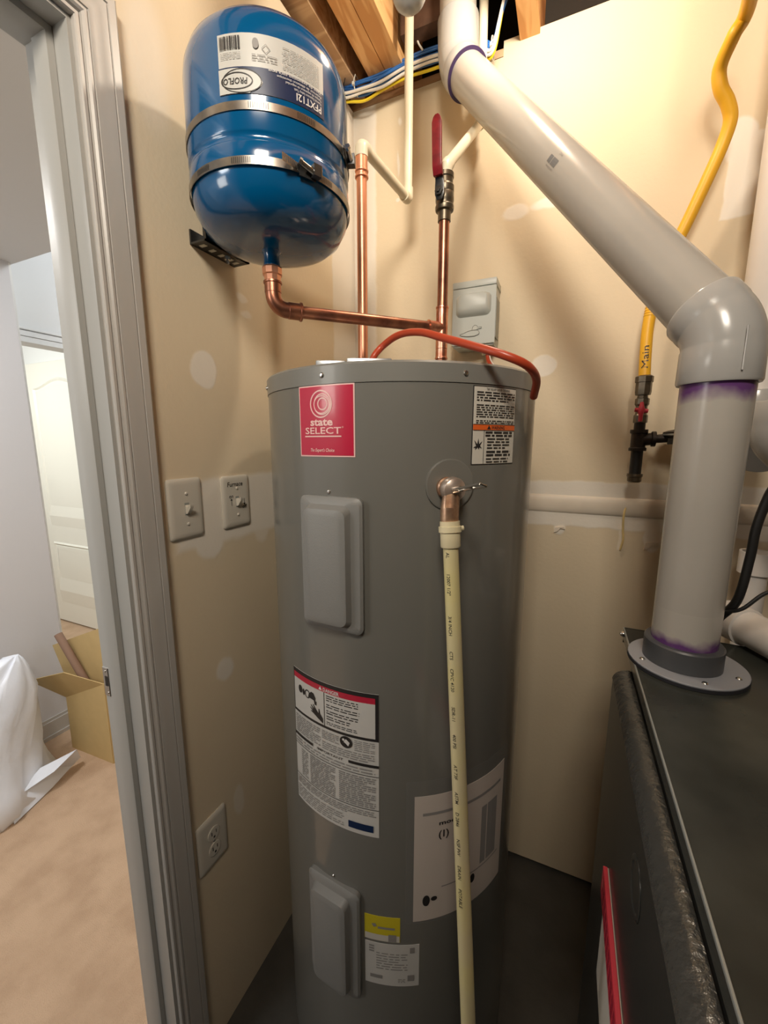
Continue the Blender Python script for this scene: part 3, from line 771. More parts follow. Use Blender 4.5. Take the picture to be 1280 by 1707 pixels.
obj('pipe', mtube([P0+(P1-P0).normalized()*.014, P1-(P1-P0).normalized()*.014], .0111, 24), 'cpvc', hc)
obj('elbow', mtube([P1-(P1-P0).normalized()*.026, P1-(P1-P0).normalized()*.010]+arc(P1-(P1-P0).normalized()*.008, P1, P1+V((0, 0, .010)), 8)+[P1+V((0, 0, .026))], .0138, 24), 'cpvc', hc)
obj('pipe', mtube([P1+V((0, 0, .012)), P2], .0111, 24), 'cpvc', hc)
# cold inlet with tee, riser
CP = V((.408, .921, 0)); 
cw = thing('cold_water_pipe', 'brown copper cold riser with a tee, below the red valve', 'pipe', (CP.x, CP.y, 1.553))
cz = lambda z: V((CP.x, CP.y, z))
obj('brass_nipple', mlathe(cz(1.5525), (0, 0, 1), [(.0125, 0), (.0135, .004), (.0135, .052), (.0125, .055), (0.011, .055)], 24), 'brass', cw)
obj('pipe', mtube([cz(1.60), cz(1.90)], .0111, 28), 'copper_dark', cw)
bm = B()
collar(bm, cz(1.613), (0, 0, 1), .0122, .022); collar(bm, cz(1.722), (0, 0, -1), .0125, .03)
tube(bm, [cz(1.635), cz(1.712)], .0128, 24)
TD = (V((.187, .667, 1.676))-cz(1.678)).normalized(); TZ = cz(1.678)
collar(bm, TZ+TD*.036, -TD, .0125, .026); tube(bm, [TZ, TZ+TD*.02], .0128, 24)
obj('tee', bm, 'copper_bright', cw)
# expansion branch
eb = thing('expansion_branch_pipe', 'dark copper pipe from the tee sloping over to an elbow under the blue tank', 'pipe', (.3, .8, 1.672))
E1 = V((.168, .650, 1.673))
obj('pipe', mtube([TZ+TD*.016, E1-TD*.034], .0111, 28), 'copper_dark', eb)
bm = B(); tube(bm, [E1+V((0, 0, .040))]+arc(E1+V((0, 0, .024)), E1, E1-TD*.024, 10)+[E1-TD*.036], .0140, 24)
collar(bm, E1-TD*.052, TD, .0144, .026, .0022); collar(bm, E1+V((0, 0, .046)), (0, 0, -1), .0144, .02, .0022)
obj('elbow', bm, 'copper_dark', eb)
bm = B(); lathe(bm, E1+V((0, 0, .040)), (0, 0, 1), [(.0112, 0), (.0145, .001), (.0148, .008), (.0155, .015), (.0178, .017), (.0180, .027), (.0165, .030), (.012, .030)], 10)
obj('threaded_adapter', bm, 'copper', eb, 20)
# ball valve
bv = thing('ball_valve', 'brass ball valve with a red vinyl lever handle pointing up', 'valve', cz(1.894))
obj('valve_body', mlathe(cz(1.889), (0, 0, 1), [(.0115, 0), (.0135, .001), (.0135, .019), (.0185, .021), (.0195, .025), (.0195, .029), (.0182, .031), (.0182, .037), (.0192, .039), (.0192, .052), (.0182, .054), (.0190, .056), (.0190, .066), (.0165, .070), (.0165, .080), (.0180, .082), (.0180, .090), (.0125, .093)], 32), 'brass_dull', bv, 30)
hd = (V((.68, 0, 0))-V((CP.x, CP.y, 0))).normalized()*.93+V((-.35, 0, 0)); hd.z = 0; hd.normalize()
hs = V((-hd.y, hd.x, 0))
obj('stem', mtube([cz(1.934)+hd*.015, cz(1.934)+hd*.034], .0075, 16), 'brass_dull', bv)
obj('stem_nut', mlathe(cz(1.934)+hd*.029, hd, [(.0085, 0), (.0085, .006), (.0045, .0065), (.0045, .010), (0, .0105)], 6), 'zinc_dark', bv, 20)
HC = cz(0)+hd*.029
def strap(bm, secs, th):
    rings = []
    for z, off, hw in secs:
        c = HC+hd*off+V((0, 0, z)); rings.append([bm.verts.new(c-hs*hw-hd*th), bm.verts.new(c+hs*hw-hd*th), bm.verts.new(c+hs*hw+hd*th), bm.verts.new(c-hs*hw+hd*th)])
    for a_, b_ in zip(rings, rings[1:]):
        for k in range(4): bm.faces.new((a_[k], a_[(k+1) % 4], b_[(k+1) % 4], b_[k]))
    bm.faces.new(rings[0]); bm.faces.new(rings[-1]); bmesh.ops.recalc_face_normals(bm, faces=bm.faces)
    bmesh.ops.bevel(bm, geom=[e for e in bm.edges], offset=.0012, segments=2, profile=.5, affect='EDGES'); return bm
obj('lever_arm', strap(B(), [(1.919, -.001, .006), (1.930, 0, .010), (1.945, 0, .010), (1.955, .002, .0085), (1.975, .012, .0085)], .0014), 'zinc_dark', bv, 40)
obj('handle_sleeve', strap(B(), [(1.958, .008, .0098), (1.972, .013, .0100), (1.99, .016, .0095), (2.02, .018, .0098), (2.045, .020, .0098), (2.054, .020, .0070), (2.058, .020, .003)], .0036), 'red_vinyl', bv, 40)
# cpvc from the valve
cc = thing('cold_water_line', 'cream plastic water line slanting up from the red valve behind the vent', 'pipe', cz(1.98))
Q0, Q1 = cz(1.992), V((.416, 1.21, 2.250)); qd = (Q1-Q0).normalized()
obj('elbow', mtube([cz(1.975), cz(1.984), Q0, Q0+qd*.012, Q0+qd*.026], .0135, 24), 'cpvc', cc)
obj('pipe', mtube([Q0+qd*.012, Q1], .0111, 24), 'cpvc', cc)
obj('elbow', mtube([Q1-qd*.024, Q1-qd*.006, Q1+V((0, 0, .008)), Q1+V((0, 0, .026))], .0135, 24), 'cpvc', cc)
obj('pipe', mtube([Q1, V((.4095, 1.21, 2.69))], .0111, 24), 'cpvc', cc)

# ------------------------------------------------------------------ expansion tank
EX, EY, ER = .174, .652, .133
et = thing('expansion_tank', 'glossy blue expansion tank strapped high on the wall', 'tank', (EX, EY, 1.745))
prof = [(0, 1.768), (.03, 1.7685), (.055, 1.770), (.08, 1.7735), (.10, 1.780), (.117, 1.793), (.128, 1.813), (ER, 1.842), (ER, 1.859), (ER-.0012, 1.8615), (ER-.003, 1.864), (ER-.003, 1.870), (ER-.0012, 1.8725), (ER, 1.875), (ER, 1.993), (.131, 2.010), (.124, 2.028), (.11, 2.044), (.08, 2.058), (.04, 2.067), (0, 2.069)]
obj('shell', mlathe((EX, EY, 0), (0, 0, 1), prof, 96), 'blue_paint', et, 50)
obj('nipple', mlathe((.168, .650, 1.736), (0, 0, 1), [(.012, 0), (.0145, .0005), (.0155, .004), (.0145, .010), (.0135, .022), (.0150, .030), (.019, .034)], 24), 'blue_paint', et)
obj('air_valve', mlathe((EX+.03, EY+.03, 2.064), (0, 0, 1), [(.012, 0), (.012, .03), (.009, .034), (0, .035)], 12), 'blue_cable', et)
g = cyl_map(EX, EY, ER, 41.5, 1.954, 0)
LW, LH = .078, .0365
el = obj('tank_label', patch(B(), g, -LW, -LH, LW, LH, .0006), 'label_tank', et, label='upside-down pale grey and navy maker label')
bm = B(); patch(bm, g, -LW, -LH, LW, -.004, .0011, thick=0)
obj('navy_band', bm, 'ink_navy', el)
bm = B(); prev = None
for k in range(25):
    uu = -LW+(LW-.0155)*k/24; q = max(0, 1-((uu+.058)/.0425)**2)**.5 if uu > -.058 else 1
    cur = [bm.verts.new(g(uu, v_, .0016)) for v_ in (-LH if uu < -.032 else -.0225-.0155*q*.9, -.0225+.0165*q)]
    if prev: bm.faces.new((prev[0], cur[0], cur[1], prev[1]))
    prev = cur
obj('oval_field', bm, 'label_tank', el, None)
# upside-down print
gf0 = cyl_map(EX, EY, ER, 41.5, 1.954, 0, flip=True)
gf = lambda u, v, t=0: gf0(u*.975, v*.85, t)
bm = B(); T = .0021
text(bm, gf, 'PROFLO', .055, .0215, .0125, T, width=.036, weight=.02, shear=.1)
ring_on(bm, gf, .053, .0255, .0235, .0125, .0016, T, 36)
ring_on(bm, gf, .046, .0255, .029, .0175, .0012, T, 36)
x = .046
rn = random.Random(11)
while x < .077:
    wd = rn.choice([.0008, .0014, .002, .0028]); poly_on(bm, gf, [(x, -.038), (x+wd, -.038), (x+wd, -.020), (x, -.020)], T); x += wd+rn.choice([.0008, .0012])
obj('lettering', bm, 'ink_black', el, None)
bm = B()
poly_on(bm, gf, ell(.024, -.028, .0045, .0075), T); ring_on(bm, gf, .010, -.022, .006, .007, .001, T, 4)
lines(bm, gf, .046, .076, -.0155, -.006, 4, T, .4, rn); lines(bm, gf, -.070, -.012, -.032, .0, 13, T, .4, rn); lines(bm, gf, -.005, .03, -.014, -.003, 3, T, .3, rn)
obj('small_print', bm, 'ink_grey', el, None)
bm = B()
text(bm, gf, 'PFXT12I', -.0745, .0275, .0155, T, align='LEFT', width=.042, weight=.015)
for i, s_ in enumerate(['Thermal Expansion Safety Tank', 'Tanque de expansion de seguridad', 'Reservoir de dilatation thermique', 'Vaso de expansion para agua']):
    text(bm, gf, s_, -.0745, .0215-i*.0052, .0052, T, align='LEFT', width=.046+.012*i)
obj('white_lettering', bm, 'ink_white', el, None)
# mounting bracket (perforated channel) behind the tank
mb_ = thing('mounting_bracket', 'perforated steel channel bracket holding the blue tank off the wall', 'bracket', (0, .66, 1.80))
bm = B()
for y in (.655, .700):
    box(bm, (.0005, y, 1.80), (.003, y+.03, 1.98)); box(bm, (.003, y, 1.80), (.041, y+.002, 1.98)); box(bm, (.003, y+.028, 1.80), (.041, y+.03, 1.98)); box(bm, (.036, y, 1.80), (.041, y+.009, 1.98))
box(bm, (.0005, .622, 1.80), (.004, .736, 1.826)); box(bm, (.0045, .622, 1.80), (.042, .736, 1.803)); box(bm, (.038, .622, 1.80), (.042, .736, 1.815))
obj('channel', bm, 'zinc_dark', mb_, None)
bm = B()
for y in (.655, .700):
    for z in (1.808, 1.824, 1.84):
        box(bm, (.010, y-.0008, z-.003), (.028, y+.0005, z+.004))
for y in (.632, .655, .678, .70, .716): box(bm, (.012, y, 1.7992), (.026, y+.008, 1.8005))
obj('slot', bm, 'tie_white', mb_, None)
obj('strap_bolt', mlathe((.043, .672, 1.79), (0, 0, -1), [(.006, 0), (.006, .006), (.003, .007), (.003, .014)], 6), 'steel', mb_)
# worm-drive straps: each a band round tank and bracket, with buckle, screw and loose end
def pipe_strap(z, th, tailang, lab):
    t = thing('pipe_strap', lab, 'strap', (EX, EY, z), 'steel straps round the blue tank')
    bm = B(); rings = []; n = 96; hw = .0056
    for k in range(n):
        a = 2*PI*k/n
        rr = ER+.0006
        p = V((math.sin(a), -math.cos(a), 0))
        q = V((EX, EY, z))+p*rr
        rings.append([bm.verts.new(q+V((0, 0, -hw))), bm.verts.new(q+V((0, 0, hw))), bm.verts.new(q+p*.0012+V((0, 0, hw))), bm.verts.new(q+p*.0012+V((0, 0, -hw)))])
    for i in range(n):
        a_, b_ = rings[i], rings[(i+1) % n]
        for k in range(4): bm.faces.new((a_[k], a_[(k+1) % 4], b_[(k+1) % 4], b_[k]))
    obj('band', bm, 'strap_steel', t, 30)
    gg = cyl_map(EX, EY, ER, th, z)
    bm = B()
    for k in range(10): 
        u = .018+k*.0030; poly_on(bm, gg, [(u, -.0042), (u+.0012, -.0036), (u+.0012, .0042), (u, .0036)], .0022)
        poly_on(bm, gg, [(-.135-u*1.0, -.0042), (-.1338-u, -.0036), (-.1338-u, .0042), (-.135-u, .0036)], .0022)
        poly_on(bm, gg, [(-.066-u*1.0, -.0042), (-.0648-u, -.0036), (-.0648-u, .0042), (-.066-u, .0036)], .0022)
    obj('band_slots', bm, 'zinc_dark', t, None)
    def bx(u0, u1, v0, v1, t0, t1):
        b2 = B(); vs = []
        for u_ in (u0, u1):
            for v_ in (v0, v1):
                for t_ in (t0, t1): vs.append(b2.verts.new(gg(u_, v_, t_)))
        for fc in ((0, 1, 3, 2), (4, 6, 7, 5), (0, 4, 5, 1), (2, 3, 7, 6), (0, 2, 6, 4), (1, 5, 7, 3)): b2.faces.new([vs[i] for i in fc])
        return b2
    obj('buckle_plate', bx(-.014, .013, -.010, .009, .0022, .0040), 'black', t, None)
    obj('buckle_housing', bx(.004, .015, -.008, .008, .004, .015), 'zinc_dark', t, None)
    obj('buckle_lip', bx(.0155, .0165, -.008, .008, .003, .015), 'steel', t, None)
    bm = B(); prev = None
    tube(bm, [gg(-.012, .004, .009), gg(.006, -.002, .009)], .0042, 14); tube(bm, [gg(-.016, .0055, .009), gg(-.012, .004, .009)], .0055, 6)
    obj('worm_screw', bm, 'steel', t)
    bm = B(); pts = [(-.012, .0024), (-.022, .006), (-.030, .010), (-.040, .016)]
    a_ = [[bm.verts.new(gg(u_, v_, tt)) for v_ in (-.0058+.0006*i, .0058+.0006*i)] for i, (u_, tt) in enumerate(pts)]
    for p_, q_ in zip(a_, a_[1:]): bm.faces.new((p_[0], p_[1], q_[1], q_[0]))
    bmesh.ops.solidify(bm, geom=bm.faces[:], thickness=.0008)
    tl_ = obj('loose_end', bm, 'steel', t, None)
    bm = B()
    for k in range(8):
        f0 = k/8; u_ = -.017-.020*f0; tt = .0045+.0100*f0
        poly_on(bm, gg, [(u_, -.0040), (u_+.0010, -.0036), (u_+.0010, .0042), (u_, .0038)], tt+.0014)
    obj('end_slots', bm, 'zinc_dark', t, None)
pipe_strap(1.903, 103, 0, 'upper steel strap round the blue tank, just under its label')
pipe_strap(1.834, 61, 0, 'lower steel strap round the blue tank, buckle facing the room')

# ------------------------------------------------------------------ electrical disconnect box
db = thing('disconnect_box', 'grey metal disconnect box on the back wall with an embossed duck', 'electrical box', (.42, YB, 1.72))
bx0, bx1, by, bz0, bz1 = .352, .473, YB-.075, 1.700, 1.872
obj('enclosure', mbox((bx0+.003, by+.004, bz0), (bx1-.003, YB-.0016, bz1-.002), .002, 2), 'box_grey', db)
bm = B(); box(bm, (bx0, by-.004, bz1-.017), (bx1, YB-.0016, bz1), .0015, 2); obj('top_hood', bm, 'box_grey', db)
bm = B(); box(bm, (bx0, by-.002, bz0+.004), (bx1, by+.002, bz1-.018), .001, 1); cvr = obj('cover', bm, 'box_grey', db)
obj('side_seam', mbox((bx1-.001, by, bz0+.02), (bx1+.0015, by+.05, bz1-.05)), 'box_grey_in', db)
# bulged handle hood
bm = B(); rings = []
for ins, t, zt in [(0, 0, 0), (.003, .008, -.002), (.007, .016, -.006), (.012, .019, -.012)]:
    x0, x1, z0, z1 = bx0+.011+ins, bx1-.013-ins, bz0+.078+ins*.8+(-zt)*.8, bz1-.035-ins*.4; rc = .014-ins*.4; pts = []
    for (cx, czz, a0) in ((x1-rc, z1-rc, 0), (x0+rc, z1-rc, 90), (x0+rc, z0+rc, 180), (x1-rc, z0+rc, 270)):
        for k in range(6):
            a = math.radians(a0+90*k/5); pts.append((cx+rc*math.cos(a), czz+rc*math.sin(a)))
    rings.append([bm.verts.new((x_, by-.002-t*(1 if True else 1), z_)) for x_, z_ in pts])
for a_, b_ in zip(rings, rings[1:]):
    for k in range(len(a_)): bm.faces.new((a_[k], a_[(k+1) % len(a_)], b_[(k+1) % len(a_)], b_[k]))
bm.faces.new(rings[-1]); obj('handle_hood', bm, 'box_grey', cvr, 40)
# duck emblem in relief
fd = lambda u, v, t: V((bx0+.058+u, by-.002-t, bz0+.030+v))
body = [(-.034, .003), (-.030, -.001), (-.012, -.004), (.008, -.004), (.018, -.001), (.021, .004), (.018, .009), (.010, .012), (-.004, .011), (-.014, .009), (-.024, .005)]
head = [(.000, .012), (.002, .020), (.007, .0245), (.013, .023), (.016, .018), (.026, .0185), (.026, .015), (.017, .014), (.010, .011)]
bm = prism(B(), body, fd, -.001, .0016); obj('duck_emblem', bm, 'box_grey', cvr, None)
bm = prism(B(), head, fd, -.001, .0020); obj('duck_emblem', bm, 'box_grey', cvr, None)
bm = B()
for P_ in (body, head):
    for (a_, b_), (c_, d_) in zip(P_, P_[1:]+P_[:1]): tube(bm, [fd(a_, b_, .002), fd(c_, d_, .002)], .0008, 6)
obj('emblem_outline', bm, 'lip_edge', cvr)
bm = B(); box(bm, (bx0+.032, by-.006, bz0+.001), (bx0+.078, by-.001, bz0+.006), .0015, 1); obj('latch_tab', bm, 'zinc_dark', db)
bm = B(); lathe(bm, (bx0+.096, by+.030, bz0), (0, 0, -1), [(.017, 0), (.017, .004), (.012, .005), (.012, .016), (.014, .017), (.014, .021), (.006, .022)], 16); obj('cable_clamp', bm, 'steel', db)
for x_ in (-.018, .018): screw('clamp_screw', (bx0+.096+x_*.8, by+.018, bz0-.012), (0, -1, 0), .0032, db)
oc = obj('orange_cord', mtube(catmull([(bx0+.096, by+.030, bz0-.010), (.455, 1.235, 1.66), (.480, 1.20, 1.625), (.51, 1.15, 1.585), (.53, 1.12, 1.54), (.54, 1.12, 1.40)]), .0052, 12), 'orange_cord')
tag(oc, 'orange cord dropping from the disconnect box behind the water heater', 'cord')
oc2 = obj('white_wire', mtube(catmull([(bx0+.100, by+.030, bz0-.012), (.462, 1.237, 1.66), (.487, 1.203, 1.627), (.518, 1.155, 1.587), (.542, 1.125, 1.54), (.552, 1.125, 1.40)]), .0022, 8), 'white_cable')
tag(oc2, 'thin white wire beside the orange cord below the disconnect box', 'wire')

# ------------------------------------------------------------------ furnace vent in 3 inch plastic pipe
primer_mat('pvc_primed_top', 1.484-1.08, 1.504-1.08, False)
primer_mat('pvc_primed_low', 1.122-1.08, 1.136-1.08, True)
vp = thing('vent_pipe', 'thick grey plastic vent pipe rising from the furnace and slanting to the ceiling', 'pipe', (.868, .755, 1.08))
VX, VY = .870, .755
E0 = V((VX, VY, 1.585)); E2 = V((.362, 1.170, 2.362)); vd = (E2-E0).normalized()
obj('lower_pipe', mtube([(VX, VY, 1.084), (VX, VY, 1.175)], .0445, 64), 'pvc_primed_low', vp)
obj('lower_pipe', mtube([(VX, VY, 1.175), (VX, VY, 1.45)], .0445, 64, cap=False), 'pvc', vp)
obj('lower_pipe', mtube([(VX, VY, 1.45), (VX, VY, 1.53)], .0445, 64), 'pvc_primed_top', vp)
def fitting(pa, corner, pb, hub, r=.0488, ra=.0505, sweep_=.022):
    """45 degree elbow: two sockets joined by a bend, with slightly raised hub ends"""
    bm = B(); da = (V(pa)-V(corner)).normalized(); db_ = (V(pb)-V(corner)).normalized()
    mid = arc(V(corner)+da*sweep_, corner, V(corner)+db_*sweep_, 10)
    pts = [V(pa)]+[V(pa)-da*.003]+[V(corner)+da*(sweep_+.004)]+mid+[V(corner)+db_*(sweep_+.004)]+[V(pb)-db_*.003, V(pb)]
    rad = [ra-.0015, ra]+[r+.001]+[r]*len(mid)+[r+.001]+[ra, ra-.0015]
    return tube(bm, pts, r, 64, True, rad)
obj('elbow', fitting(V((VX, VY, 1.513)), E0, E0+vd*.050, .05), 'pvc_fit', vp, 30)
obj('diagonal_pipe', mtube([E0+vd*.03, E2-vd*.04], .0445, 64), 'pvc', vp)
up = V((-.035, .0, 1)).normalized()
obj('elbow', fitting(E2-vd*.060, E2, E2+up*.10, .05), 'pvc_fit', vp, 30)
obj('glue_ring', mlathe(E2-vd*.0635, vd, [(.0446, 0), (.0512, .001), (.0512, .004), (.0446, .005)], 64), 'purple_ring', vp)
obj('upper_pipe', mtube([E2+up*.07, E2+up*.36], .0445, 64), 'pvc', vp)
obj('mould_line', mtube([E0+V((.012, -.0512, -.06)), E0+V((.012, -.0512, -.005))], .0012, 6), 'pvc_fit', vp)
# printed mark on the diagonal pipe
g = pipe_map(E0+vd*.46, vd, (V((.68, 0, 1.43))-(E0+vd*.46)).normalized(), .0445)
bm = B(); patch(bm, g, -.012, -.006, .004, .006, .0004, thick=0, nv=3); patch(bm, g, .006, -.006, .016, .006, .0004, thick=0, nv=3)
obj('print_block', bm, 'barcode_grey', vp, None)
bm = B(); text(bm, g, 'PVC', -.010, -.017, .006, .0004, align='LEFT'); text(bm, g, '3 IN SCH 40', -.012, .009, .0045, .0004, align='LEFT')
obj('lettering', bm, 'ink_grey', vp, None)
# flange on the furnace
fl = thing('vent_flange', 'round grey plastic flange screwed to the furnace top around the vent', 'flange', (VX, VY, 1.076))
obj('gasket', mlathe((VX+.006, VY, 1.0757), (0, 0, 1), [(.03, 0), (.0805, 0), (.0805, .0045), (.03, .0045)], 64), 'foam_black', fl)
obj('flange_plate', mlathe((VX+.006, VY, 1.0803), (0, 0, 1), [(.03, 0), (.0795, 0), (.0800, .0008), (.0800, .0022), (.0790, .003), (.056, .0035)], 64), 'plastic_flange', fl)
obj('collar', mlathe((VX, VY, 1.0838), (0, 0, 1), [(.0447, 0), (.0535, 0), (.0535, .032), (.0515, .0345), (.0447, .0345)], 64), 'plastic_collar', fl, 30)
for a in (-8, -62, 70, 190): screw('screw', (VX+.006+.067*math.sin(math.radians(-a)), VY-.067*math.cos(math.radians(a)), 1.0833), (0, 0, 1), .0042, fl)

# ------------------------------------------------------------------ furnace
fu = thing('furnace', 'dark grey metal furnace cabinet with a rolled front edge, right of the heater', 'furnace', (1.15, .27, 0))
FX = .803
obj('cabinet', mbox((FX+.018, -.345, .02), (1.38, .868, 1.060), .002, 1), 'furnace_door', fu)
bm = B(); box(bm, (FX, -.35, 1.0715), (1.39, .872, 1.0750)); obj('top_panel', bm, 'furnace_grey', fu, None)
bm = B(); box(bm, (FX-.0012, -.35, 1.0555), (FX+.0008, .872, 1.0756), .0005, 1); obj('top_lip', bm, 'furnace_grey', fu, None)
obj('lip_highlight', mbox((FX-.0016, -.35, 1.0722), (FX+.0006, .872, 1.0760), .0004, 1), 'lip_edge', fu, None)  # thin pale strip, the highlight along the lip put into the colour
bm = B(); box(bm, (FX, .8705, 1.045), (1.39, .8725, 1.0755)); obj('back_lip', bm, 'furnace_grey', fu, None)
obj('base_rail', mbox((FX+.02, -.34, 0), (1.37, .86, .0195)), 'black', fu)
# front door panel with rounded top edge
bm = B(); pr_ = [(.779, .06)]
for k in range(9):
    a = PI-PI/2*k/8; pr_.append((.803+.024*math.cos(a), 1.018+.024*math.sin(a)*.9))
pr_ += [(.820, 1.0396), (.820, .06)]
sweep(bm, pr_, [-.345+(.768+.345)*i/60 for i in range(61)], lambda p, q, s: V((p, s, q)))
obj('door_panel', bm, 'furnace_door', fu, 40)
# scuffed vinyl strip along the roll of the door edge
bm = B(); pr2 = []
for k in range(9):
    a = math.radians(172-84*k/8); pr2.append((.803+.0250*math.cos(a), 1.018+.0250*math.sin(a)*.9))
for k in range(8, -1, -1):
    a = math.radians(172-84*k/8); pr2.append((.803+.0242*math.cos(a), 1.018+.0242*math.sin(a)*.9))
sweep(bm, pr2, [-.345+(.768+.345)*i/60 for i in range(61)], lambda p, q, s: V((p, s, q)))
obj('rolled_edge', bm, 'furnace_roll', fu, 40)
obj('panel_emboss', mlathe((.7795, .447, .955), (-1, 0, 0), [(.030, 0), (.030, .0012), (.028, .002), (.024, .002), (.022, .0008), (0, .0008)], 32), 'furnace_door', fu, 20)
screw('hex_screw', (FX-.0012, .862, 1.066), (-1, 0, 0), .0055, fu, h=.007)
# red label standing slightly off the door
g = plane_map((.779, .612, .795), (0, -1, 0), (0, 0, 1))
rl2 = thing('red_warning_plate', 'red-topped warning plate on the front of the dark furnace door', 'label', (.777, .45, .70))
obj('plate', mbox((.7775, .18, .60), (.7788, .612, .795)), 'label_white', rl2, None)
obj('red_header', mbox((.7715, .18, .752), (.7774, .612, .797), .0006, 1), 'red_handle', rl2, None)
bm = B(); rn = random.Random(9)
for i in range(26):
    u = .008+i*.016; poly_on(bm, g, [(u, -.040), (u+.010, -.040), (u+.012, -.010), (u+.002, -.008)], .0077)
obj('lettering', bm, 'label_red', rl2, None)

# ------------------------------------------------------------------ gas line
gp = [(.95, .98, 2.45), (.94, 1.05, 2.31), (.93, 1.1, 2.238), (.92, 1.14, 2.215), (.910, 1.17, 2.187), (.917, 1.18, 2.156), (.935, 1.19, 2.129), (.945, 1.2, 2.102), (.939, 1.21, 2.065), (.923, 1.215, 2.014), (.892, 1.22, 1.926), (.86, 1.22, 1.844), (.842, 1.215, 1.766), (.835, 1.21, 1.705), (.835, 1.205, 1.642), (.837, 1.2, 1.585)]
gl = thing('gas_line', 'flexible yellow-jacketed gas line hanging down the back wall', 'gas line', (.836, 1.2, 1.588))
gp[0] = (.872, .79, 2.45); gp[1] = (.868, .785, 2.20)
GC = catmull(gp, 10)
obj('jacket', mtube(GC, .0128, 24), 'yellow_jacket', gl)
bm = B()
for k in range(9):
    i = 118+k*1; p = GC[i]; d = (GC[i+1]-GC[i-1]).normalized(); lathe(bm, p-d*.002, d, [(.0128, 0), (.0136, .001), (.0136, .0025), (.0128, .0035)], 20)
obj('jacket_wrinkle', bm, 'yellow_jacket', gl)
gdir = (V((.837, 1.2, 1.585))-V((.835, 1.207, 1.665))).normalized()
g = pipe_map(V((.8365, 1.2012, 1.602)), -gdir, (V((.68, 0, 1.6))-V((.84, 1.2, 1.6))).normalized(), .0128)
bm = B(); text(bm, g, 'Main', .002, -.006, .020, .0008, align='LEFT', width=.052)
obj('handwriting', bm, 'ink_black', gl, None)
def gz(z): return V((.8375, 1.2, z))
obj('fitting_nut', mlathe(gz(1.544), (0, 0, 1), [(.012, 0), (.0165, .001), (.0175, .008), (.0175, .030), (.0195, .031), (.0195, .044), (.0150, .047)], 8), 'brass_dull', gl, 20)
gv = thing('gas_valve', 'small gas shutoff valve with a red tee handle under the yellow line', 'valve', gz(1.48))
obj('valve_body', mlathe(gz(1.478), (0, 0, 1), [(.012, 0), (.0155, .001), (.0155, .018), (.0125, .022), (.0125, .040), (.0155, .045), (.0155, .058), (.012, .060), (.011, .066)], 8), 'brass_dull', gv, 20)
gh = (V((.68, 0, 0))-V((.8375, 1.2, 0))).normalized()
bm = B(); c0 = gz(1.507)+gh*.022
lathe(bm, gz(1.507)+gh*.010, gh, [(.006, 0), (.006, .010), (.0085, .011), (.0085, .016), (0, .017)], 14)
tube(bm, [c0+V((0, 0, -.026)), c0+V((0, 0, -.010)), c0, c0+V((0, 0, .012)), c0+V((0, 0, .020))], .005, 10, True, [.0045, .0050, .0085, .0050, .0035])
tube(bm, [c0+V((-.014, 0, .002)), c0+V((.014, 0, -.002))], .005, 10)
obj('tee_handle', bm, 'red_handle', gv)
bl = thing('black_iron_piping', 'black iron gas tee with a capped drip leg below', 'pipe', gz(1.335))
bm = B(); lathe(bm, gz(1.41), (0, 0, 1), [(.014, 0), (.0195, 0), (.0195, .007), (.0165, .009), (.0165, .042), (.0195, .044), (.0195, .052), (.014, .052)], 24)
tube(bm, [gz(1.437), gz(1.437)+V((.026, 0, .002)), gz(1.437)+V((.028, 0, .002)), gz(1.437)+V((.036, 0, .002))], .0165, 20, True, [.015, .0150, .0185, .0185])
obj('tee', bm, 'black_iron', bl)
obj('nipple', mtube([gz(1.462), gz(1.482)], .0125, 20), 'black_iron', bl)
obj('drip_leg', mtube([gz(1.345), gz(1.415)], .0133, 24), 'black', bl)
obj('cap', mlathe(gz(1.353), (0, 0, -1), [(.0133, 0), (.0175, 0), (.0180, .006), (.0160, .008), (.0160, .018), (.012, .0215), (0, .0225)], 24), 'brass_dull', bl)
obj('nipple', mtube([gz(1.439)+V((.030, 0, 0)), gz(1.442)+V((.075, 0, 0))], .0105, 18), 'black_iron', bl)
obj('union_nut', mlathe(gz(1.4405)+V((.058, 0, 0)), (1, 0, .02), [(.011, 0), (.0165, .001), (.0165, .018), (.011, .019)], 6), 'steel', bl, 20)
rg = thing('gas_regulator', 'grey disc-shaped gas regulator on the wall behind the vent', 'regulator', (.95, 1.2, 1.44))
obj('regulator_body', mlathe((.948, 1.2, 1.415), (0, 0, 1), [(.02, 0), (.028, .004), (.030, .020), (.048, .026), (.060, .032), (.060, .040), (.050, .044), (.03, .048), (.03, .056), (0, .057)], 40), 'black_iron', rg)
obj('regulator_rim', mlathe((.948, 1.2, 1.4475), (0, 0, 1), [(.056, 0), (.0615, 0), (.0615, .004), (.056, .004)], 40), 'lip_edge', rg)

# ------------------------------------------------------------------ second plastic pipe at the right, trap, cables
ip = thing('intake_pipe', 'white plastic air intake pipe at the right edge behind the vent', 'pipe', (1.04, 1.16, 1.3))
obj('pipe', mtube([(1.043, 1.165, 1.50), (1.043, 1.165, 2.69)], .0445, 48), 'pvc_white', ip)
I0 = V((1.043, 1.165, 1.46)); I1 = V((1.10, .93, 1.30))
obj('elbow', fitting(V((1.043, 1.165, 1.54)), I0, I0+(V((1.02, .96, 1.39))-I0).normalized()*.13, .05), 'pvc_fit', ip, 30)
obj('elbow', fitting(V((1.015, .93, 1.50)), V((1.015, .93, 1.44)), V((1.015, .93, 1.44))+V((.75, -.2, -.6)).normalized()*.11, .05), 'pvc_fit', ip, 30)
tr = thing('condensate_trap', 'white plastic drain fitting lying on the furnace top behind the vent', 'pipe', (1.0, .88, 1.076))
t0, t1 = V((.957, .945, 1.108)), V((1.075, .700, 1.108))
td = (t1-t0).normalized()
